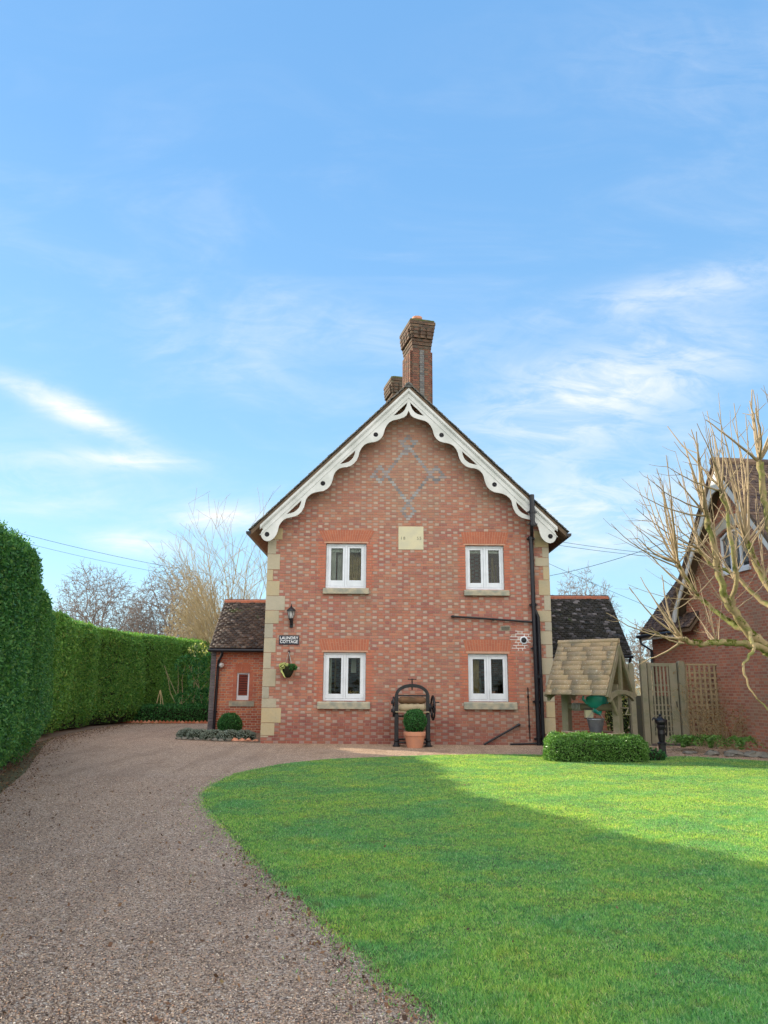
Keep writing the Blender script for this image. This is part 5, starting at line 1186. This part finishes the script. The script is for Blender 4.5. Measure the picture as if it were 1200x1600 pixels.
# close-boarded fence behind, seen through trellis and gate
ff = thing('board_fence', 'dark vertical board fence seen through the gate and trellis', 'fence', (7.85, 22.4, 0)); mb = MB()
for k in range(8): mb.box(-.9+k*.2+.004, -.9+(k+1)*.2-.004, -.012, .012, 0, 1.25+random.uniform(-.01, .01))
mb.build('boards', M['fence_dark'] if 'fence_dark' in M else woodmat('dark_fence_board', (.05, .055, .045), (.09, .085, .065), None, .3), ff, local=True)
def scrub(name, label, cat, c, rx, ry, h, n, mt, r0=.010, leafm=None, nleaf=0, lsize=.05, lean=(0, 0), sub=3, group=None, seed=1, up=.8):
    rr = random.Random(seed); sg_ = []; tips = []
    for k in range(n):
        a = rr.uniform(0, 6.283); q = math.sqrt(rr.random()); p = Vector((c[0]+rx*.6*q*math.cos(a), c[1]+ry*.6*q*math.sin(a), 0)); d = Vector((math.cos(a)*q*rx/h+lean[0], math.sin(a)*q*ry/h+lean[1], up)).normalized(); H_ = h*rr.uniform(.5, 1.05)
        m_ = 7; r = r0*rr.uniform(.6, 1.2)
        for j in range(m_):
            d = (d+Vector((rr.gauss(0, .16), rr.gauss(0, .16), rr.gauss(.02, .1)))).normalized(); q2 = p+d*H_/m_; r2 = r*.86; sg_.append((p, q2, r, r2)); 
            if j > 1:
                for _ in range(sub):
                    if rr.random() < .55:
                        e = (d*.5+Vector((rr.gauss(0, .7), rr.gauss(0, .7), rr.gauss(.1, .5)))).normalized(); l = H_*rr.uniform(.08, .22); e2 = q2+e*l; sg_.append((q2, e2, r2*.6, r2*.35)); tips.append(e2)
            p, r = q2, r2
        tips.append(p)
    v, f = segs(sg_, 4); th_ = thing(name, label, cat, (c[0], c[1], 0), group=group); npmesh('stems', [(v, f, 0)], [mt], th_)
    if leafm:
        T_ = np.array([tuple(rr.choice(tips)) for _ in range(nleaf)])+rng.normal(0, .04, (nleaf, 3)); T_[:, 2] = np.abs(T_[:, 2]); v, f = leaf_cards(T_, unit(rng.normal(0, 1, (nleaf, 3))), lsize, .9, .5); npmesh('leaves', [(v, f, 0)], [leafm], th_)
    return th_
scrub('climbing_plant', 'tangled brown climber covering the trellis beside the gate', 'climber', (fx(1105), YF-.12, 0), .72, .14, 1.95, 60, M['bark_mid'], .007, M['leaf_brown'], 800, .05, seed=4)
scrub('bare_shrub', 'dense brown twiggy shrub at the foot of the trellis and house wall', 'shrub', (fx(1122), 19.95, 0), .75, .45, 1.15, 90, M['bark_mid'], .007, M['leaf_brown'], 1500, .05, seed=6)
# ivy and bright shrub between well and gate
iv = thing('variegated_shrub', 'yellow-green variegated shrub between the well and the gate post', 'shrub', (fx(998), 22.6, 0))
clump(0, 0, .72, .36, .3, .75, 1500, .07, 'foliage', M['leaf_varieg'], iv)
# ferns and rocks at the neighbour wall
for k, (x, y, r, lb) in enumerate([(7.15, 19.0, .34, 'green fern clump nearest the trellis foot'), (7.7, 18.75, .36, 'green fern clump in the middle of the bed by the house wall'), (8.25, 18.4, .36, 'green fern clump at the right end of the bed'), (7.45, 19.5, .3, 'darker fern clump tucked behind the others')]):
    t_ = thing('fern', lb, 'fern', (x, y, 0), group='ferns in the bed by the neighbour house'); n = 26; P_ = []; N_ = []
    for j in range(n):
        a = 6.283*j/n+random.uniform(-.2, .2); L_ = r*random.uniform(.8, 1.5)
        for i in range(14):
            t = i/13; hz = L_*t*.95; z = .02+.34*math.sin(math.pi*min(t*.75+.1, 1))*random.uniform(.9, 1.1)*(r/.35); 
            for sd in (-1, 1): P_.append((hz*math.cos(a)-sd*math.sin(a)*.03*(1-t), hz*math.sin(a)+sd*math.cos(a)*.03*(1-t), z)); N_.append((sd*-math.sin(a), sd*math.cos(a), .25))
    v, f = leaf_cards(np.array(P_), unit(np.array(N_)), .075, .15, .35); npmesh('fronds', [(v, f, 0)], [M['leaf_box']], t_, local=True)
for k in range(11):
    x, y, r = [(7.0, 18.35, .12), (7.45, 18.1, .17), (7.85, 17.9, .22), (8.2, 17.75, .20), (8.5, 17.9, .16), (7.7, 17.75, .10), (8.35, 17.5, .12), (7.2, 18.5, .09), (8.75, 17.5, .2), (9.0, 17.1, .17), (6.6, 18.9, .08)][k]
    mb = MB(); mb.lathe([(r*.7, -.02), (r, .02), (r*.9, r*.35), (r*.5, r*.55), (.01, r*.6)], c=(x, y, 0), n=8); mb.v = [tuple(Vector(q)+Vector((random.gauss(0, r*.12), random.gauss(0, r*.12), random.gauss(0, r*.07)))) for q in mb.v]
    tag(mb.build('rock', M['rock']), ['small grey rock left in the row below the ferns', 'grey rock second from the left below the ferns', 'large flat grey rock in front of the middle fern', 'grey rock right of the large flat one', 'grey rock close under the right-hand fern', 'tiny rock in front of the large flat one', 'small front rock near the lawn on the right', 'tiny rock beside the leftmost rock', 'grey rock by the right edge of the photo', 'rock farthest right along the wall', 'lone tiny rock on the gravel near the gate'][k], 'rock', 'rocks below the ferns')
lf = thing('low_plant', 'small dark leafy plant at the right end of the box hedge on the lawn', 'plant', (5.62, 16.75, 0)); clump(0, 0, .08, .28, .24, .16, 500, .06, 'foliage', M['leaf_dark'], lf)

# ================================================================== TREES
def tree(label, cat, base, h, seed, mt, w, tips=1600, group=None, low=.22, r0=.30, rmin=.013, cname='crown'):
    """trunk and limbs reach for points spread through a dome-shaped crown"""
    rg = np.random.default_rng(seed); n = tips
    d = unit(rg.normal(0, 1, (n, 3))); d[:, 2] = np.abs(d[:, 2])*1.0-.25*rg.random(n); rad = rg.random(n)**.38; lump = 1+.13*wob(d*2.4, seed, 1.2)
    P_ = d*(rad*lump)[:, None]*np.array([w/2, w/2, h*(1-low-.06)]); P_[:, 2] += h*low+.06*h; P_[:, 2] = np.clip(P_[:, 2], h*.14, h*1.02)
    S_ = []
    def R_(k): return max(rmin, r0*(k/n)**.46)
    def crook(a, b, ra, rb, m):
        L = np.linalg.norm(b-a); p = a
        for j in range(m):
            t = (j+1)/m; q = a+(b-a)*t+(rg.normal(0, .055*L, 3) if j < m-1 else 0)+np.array([0, 0, .06*L*math.sin(math.pi*t)]); S_.append((p, q, ra+(rb-ra)*j/m, ra+(rb-ra)*t)); p = q
    def rec(p, Q, depth):
        k = len(Q)
        if k <= 3:
            for q in Q: crook(p, q, R_(1), rmin*.6, 2)
            return
        m = 2 if depth else 4; m = 3 if depth == 1 else m
        c = Q[rg.choice(k, m, replace=False)]
        for _ in range(4):
            a_ = np.argmin(((Q[:, None]-c[None])**2).sum(2), 1)
            c = np.array([Q[a_ == i].mean(0) if (a_ == i).any() else c[i] for i in range(m)])
        for i in range(m):
            G_ = Q[a_ == i]
            if len(G_) == 0: continue
            f = .46 if depth else .34; nd = p+(G_.mean(0)-p)*f; crook(p, nd, R_(len(G_))*1.0, R_(len(G_))*.9, 3 if len(G_) > 30 else 2); rec(nd, G_, depth+1)
    top = np.array([0, 0, h*low]); crook(np.zeros(3), top, r0*1.25, r0, 4); k0 = len(S_); rec(top, P_, 0)
    th_ = thing('bare_tree', label, cat, (base[0], base[1], 0), group=group); off = np.array([base[0], base[1], 0])
    A = [(a+off, b+off, c, d_) for a, b, c, d_ in S_]; thick = [q for i, q in enumerate(A) if i < k0 or q[2] > r0*.28]; thin = [q for i, q in enumerate(A) if not (i < k0 or q[2] > r0*.28)]
    v, f = segs(thick, 7); npmesh('trunk', [(v, f, 0)], [mt], th_); v, f = segs(thin, 3); npmesh(cname, [(v, f, 0)], [mt], th_); return th_
def far(px, ptop, wpx, Y):
    b = P(px, 1000, Y); return (b.x, Y), (wpx*Y*1.0/1200*1.0, P(px, ptop, Y).z)
gt_ = 'bare winter trees beyond the garden'
for (px, pt_, w, Y, sd, lb, mt_) in [(150, 869, 150, 75, 3, 'broad bare oak-like tree above the hedge at far left', 'bark_far'),
        (262, 866, 118, 72, 5, 'rounded bare tree right of the broad oak-like one', 'bark_far'),
        (212, 930, 60, 70, 9, 'small bare tree in the dip between the two large far trees', 'bark_far'),
        (305, 905, 90, 62, 12, 'shorter twiggy bare tree just left of the left wing roof', 'bark_mid'),
        (893, 884, 62, 80, 14, 'small bare tree above the right wing ridge, next to the cottage', 'bark_far'),
        (918, 880, 60, 84, 15, 'bare tree in the middle above the right wing ridge', 'bark_far'),
        (948, 892, 50, 84, 16, 'thin bare tree above the right end of the right wing ridge', 'bark_far'),
        (1005, 962, 70, 60, 18, 'bare tree in the gap between the right wing and the neighbour house', 'bark_far')]:
    b, ft = far(px, pt_, w, Y); tree(lb, 'tree', b, ft[1], sd, M[mt_], ft[0]*1.22, tips=13000 if w > 80 else 3500, group=gt_, r0=.30 if w > 80 else .17, rmin=.017 if w > 80 else .020)
# tall multi-stemmed tree with long upright shoots behind the left wing
mt3 = thing('bare_tree', 'tall many-stemmed tree with long pale upright shoots behind the left wing', 'tree', (P(365, 1000, 37).x, 37, 0), group=gt_)
rr = random.Random(31); S_ = []; tx = mt3.location.x
def shoot(p, d, L, r, lv, out, curve=.05, ns=7, upb=.08):
    for j in range(ns):
        d = (d+Vector((rr.gauss(0, curve), rr.gauss(0, curve), rr.gauss(upb, curve)))).normalized(); q = p+d*L/ns; r2 = r*(.80 if lv == 0 else .86); out.append((p, q, r, r2)); p, r = q, r2
        if lv > 0 and j > 0:
            for _ in range(2 if lv > 1 else 1):
                if rr.random() < .8:
                    e = (d+Vector((rr.gauss(0, .55), rr.gauss(0, .55), rr.gauss(.1, .3)))).normalized(); shoot(p, e, L*rr.uniform(.3, .5), r*.55, lv-1, out, curve, 5, upb)
for k in range(30):
    tpx = rr.uniform(285, 425); tpy = 860+abs(tpx-382)*.75+rr.uniform(-15, 60); tip = P(tpx, tpy, 37+rr.uniform(-2, 2)); b0 = Vector((tx+rr.uniform(-.8, .8), 37+rr.uniform(-.6, .6), rr.uniform(.5, 2.5))); d = (tip-b0); shoot(b0, (d.normalized()+Vector(((tip.x-tx)*.06, 0, -.05))).normalized(), d.length*.98, .060, 2, S_, .05, 8, .012)
trunk3 = [((tx, 37, 0), (tx+.1, 37, 1.2), .32, .28), ((tx+.1, 37, 1.2), (tx+.1, 37, 2.6), .28, .2)]
v, f = segs(trunk3, 9); npmesh('trunk', [(v, f, 0)], [M['bark_mid']], mt3)
v, f = segs([(a, b, max(c, .008), max(d_, .006)) for a, b, c, d_ in S_], 3); npmesh('crown', [(v, f, 0)], [M['bark_mid']], mt3)
# low winter thicket behind the far hedge and in the gap at right
for k, (px, Y, w, h, lb) in enumerate([(300, 44, 3.2, 4.6, 'brown twiggy thicket behind the far end of the hedge'), (345, 43, 3.0, 5.2, 'brown twiggy thicket directly behind the left wing roof'), (240, 50, 3.6, 4.2, 'brown twiggy thicket behind the middle of the far hedge'), (1000, 38, 2.4, 3.0, 'orange-brown twiggy thicket in the gap beside the neighbour house')]):
    scrub('winter_thicket', lb, 'thicket', (P(px, 1000, Y).x, Y, 0), w, 1.0, h, 110, M['bark_far'] if k < 3 else M['bark_mid'], .022, M['leaf_brown'], 500, .12, seed=40+k, sub=4, group='twiggy thickets behind the garden')

# ------------------------------------------------------------------ pollard at the right edge
pl = thing('pollard_tree', 'knobbly pollarded tree with mossy limbs and long upright pale shoots at right', 'tree', (7.15, 13.2, 0))
rr = random.Random(77)
LB = [  # limbs as (px,py,Y,radius)
    [(1262, 1180, 13.2, .20), (1256, 1100, 13.2, .18), (1246, 1045, 13.2, .165)],
    [(1246, 1050, 13.2, .13), (1200, 1016, 13.1, .105), (1171, 988, 13.0, .088), (1142, 950, 12.9, .075), (1129, 925, 12.9, .062), (1122, 881, 12.9, .055), (1108, 830, 12.9, .050), (1104, 802, 12.9, .058)],
    [(1200, 1014, 13.1, .07), (1167, 1007, 12.8, .058), (1130, 1004, 12.7, .050), (1095, 1006, 12.6, .045), (1066, 999, 12.5, .040)],
    [(1171, 988, 13.0, .06), (1140, 972, 13.3, .048), (1116, 954, 13.5, .042), (1090, 931, 13.6, .038), (1072, 905, 13.7, .034), (1059, 881, 13.7, .042)],
    [(1246, 1050, 13.2, .12), (1225, 960, 13.5, .09), (1192, 900, 13.7, .07), (1178, 870, 13.8, .058), (1169, 850, 13.8, .065)],
    [(1246, 1050, 13.2, .13), (1240, 930, 12.7, .10), (1215, 860, 12.5, .075), (1201, 825, 12.4, .06), (1193, 770, 12.4, .052), (1188, 722, 12.4, .058)],
    [(1142, 950, 12.9, .05), (1150, 905, 12.6, .04), (1145, 860, 12.4, .036), (1136, 800, 12.4, .032), (1128, 771, 12.3, .042)],
    [(1225, 960, 13.5, .06), (1190, 940, 13.9, .045), (1150, 900, 14.2, .038), (1110, 880, 14.4, .034), (1092, 858, 14.4, .040)],
    [(1246, 1050, 13.2, .10), (1275, 960, 13.4, .07), (1262, 880, 13.5, .05), (1240, 800, 13.5, .05)],
    [(1171, 988, 12.6, .032), (1178, 1015, 12.3, .028), (1160, 1040, 12.1, .020), (1170, 1075, 12.0, .014), (1200, 1110, 11.9, .008)],
]
mb = MB(); kn = []
for L in LB:
    pts = []; rad = []
    for i in range(len(L)-1):
        a, b = P(*L[i][:3]), P(*L[i+1][:3])
        for k in range(5): t = k/5; pts.append(a.lerp(b, t)+Vector((rr.gauss(0, .012), rr.gauss(0, .012), rr.gauss(0, .012)))); rad.append((L[i][3]*(1-t)+L[i+1][3]*t)*rr.uniform(.90, 1.14))
    pts.append(P(*L[-1][:3])); rad.append(L[-1][3]*1.1); mb.tube(pts, [q*.92 for q in rad], 10)
base = P(1262, 1180, 13.2); mb.tube([(base.x, 13.2, -.05), (base.x, 13.2, .12), base], [.30, .24, .20], 14)
mb.build('trunk', M['bark_pol'], pl, smooth=True)
S_ = []
def shoots(px, py, Y, tips, extra, spreadpx=80, Lpx=150, ang=-25, r=.020):
    o = P(px, py, Y)
    for (tx_, ty_) in tips:
        tip = P(tx_, ty_, Y+rr.uniform(-.9, .9)); d = tip-o; p = o; n = 9; perp = Vector((rr.gauss(0, .03), rr.gauss(0, .03), -.05)); R0 = r*rr.uniform(.95, 1.3)
        for j in range(n):
            t = (j+1)/n; q = o+d*t+perp*math.sin(math.pi*t)*d.length+Vector((rr.gauss(0, .006), 0, rr.gauss(0, .006))); S_.append((p, q, R0*.92*(1-.72*j/n), R0*.92*(1-.72*(j+1)/n))); 
            if j > 2 and rr.random() < .28:
                e = (d.normalized()+Vector((rr.gauss(0, .6), rr.gauss(0, .6), rr.gauss(0, .4)))).normalized(); l = rr.uniform(.12, .5); m_ = q+e*l*.5+Vector((0, 0, rr.uniform(-.02, .03))); S_.append((q, m_, R0*.3, R0*.2)); S_.append((m_, m_+(e+Vector((0, 0, .2))).normalized()*l*.5, R0*.2, R0*.12))
            p = q
    for k in range(int(extra*.95)):
        a = math.radians(ang+rr.gauss(0, spreadpx*.4)); L_ = Lpx*rr.uniform(.35, 1.1); shoots(px+rr.uniform(-4, 4), py+rr.uniform(-4, 8), Y, [(px+L_*math.sin(a), py-L_*math.cos(a))], 0, r=r*rr.uniform(.55, 1.05))
shoots(1104, 800, 12.9, [(1068, 690), (1081, 671), (1088, 675)], 9, 70, 130, -20, .026)
shoots(1059, 880, 13.7, [(1011, 742), (1026, 732), (1032, 756), (1045, 767), (1007, 761), (1041, 711)], 12, 80, 130, -32, .020)
shoots(1066, 998, 12.5, [(1033, 950), (1001, 903), (984, 918)], 9, 90, 120, -40, .022)
shoots(1168, 850, 13.8, [(1166, 649), (1147, 630), (1122, 645), (1145, 658), (1124, 700), (1170, 690)], 12, 50, 190, -12, .022)
shoots(1188, 720, 12.4, [(1174, 609), (1171, 625), (1180, 638)], 7, 70, 120, 0, .030)
shoots(1128, 771, 12.3, [(1089, 661), (1107, 670), (1104, 642), (1125, 648)], 9, 70, 130, -22, .019)
shoots(1092, 857, 14.4, [(1055, 705), (1062, 728), (994, 795), (1011, 827)], 10, 90, 140, -35, .017)
shoots(1240, 800, 13.5, [(1220, 640), (1235, 620), (1200, 618)], 6, 60, 170, -8, .022)
shoots(1122, 880, 12.9, [(1093, 760), (1100, 700)], 9, 90, 130, -20, .014)
shoots(1090, 930, 13.6, [(1000, 860), (985, 830), (1020, 800)], 9, 80, 130, -50, .013)
shoots(1140, 950, 12.9, [(1120, 850)], 8, 130, 110, -20, .011)
shoots(1150, 903, 12.6, [(1100, 800), (1160, 790)], 8, 120, 120, -10, .012)
shoots(1120, 1004, 12.7, [(1075, 940), (1090, 900)], 8, 110, 90, -30, .010)
shoots(1195, 900, 13.7, [(1180, 780)], 8, 90, 140, -5, .012)
v, f = segs(S_, 5); npmesh('shoots', [(v, f, 0)], [M['shoot']], pl)
# moss pads on the upper side of the horizontal limbs
mp_ = []; nn = []
for L in (LB[2], LB[3], LB[1], LB[4]):
    for i in range(len(L)-1):
        a, b = P(*L[i][:3]), P(*L[i+1][:3]); n = 420
        t = rng.random(n)[:, None]; pos = np.array(a)*(1-t)+np.array(b)*t; th = rng.normal(1.57, .9, n); rad = (L[i][3]*(1-t[:, 0])+L[i+1][3]*t[:, 0])*1.05; gate = np.sin(t[:, 0]*9+i*2) > -.3
        nv = np.stack([np.cos(th)*.3, np.cos(th), np.sin(th)], 1); mp_.append((pos+nv*rad[:, None])[gate]); nn.append(nv[gate])
v, f = leaf_cards(np.concatenate(mp_), unit(np.concatenate(nn)), .032, .6, .7); npmesh('moss', [(v, f, 0)], [M['moss']], pl)

# ================================================================== WIRES
def wire(label, a, b, sag, r=.012):
    mb = MB(); n = 20; a, b = Vector(a), Vector(b); mb.tube([a.lerp(b, k/n)-Vector((0, 0, sag*4*(k/n)*(1-k/n))) for k in range(n+1)], r, 5)
    tag(mb.build('overhead_wire', M['iron'], smooth=True), label, 'wire', 'overhead wires')
wire('upper thin overhead wire left of the cottage', P(-60, 808, 42), P(330, 897, 52), .25, .011)
wire('lower thin overhead wire left of the cottage', P(-60, 822, 44), P(330, 908, 54), .25, .009)
wire('thin wire running right from the cottage eave, upper', P(866, 845, 29), P(1120, 872, 34), .1, .008)
wire('thin wire running right from the cottage eave, lower', P(866, 851, 29), P(1120, 876, 35), .1, .008)
wire('rising wire from behind the cottage wall toward the pollard', P(852, 901, 30), P(1090, 828, 24), .15, .009)
wire('faint lowest wire slanting down over the right wing roof', P(852, 878, 32), P(1110, 985, 40), .1, .008)
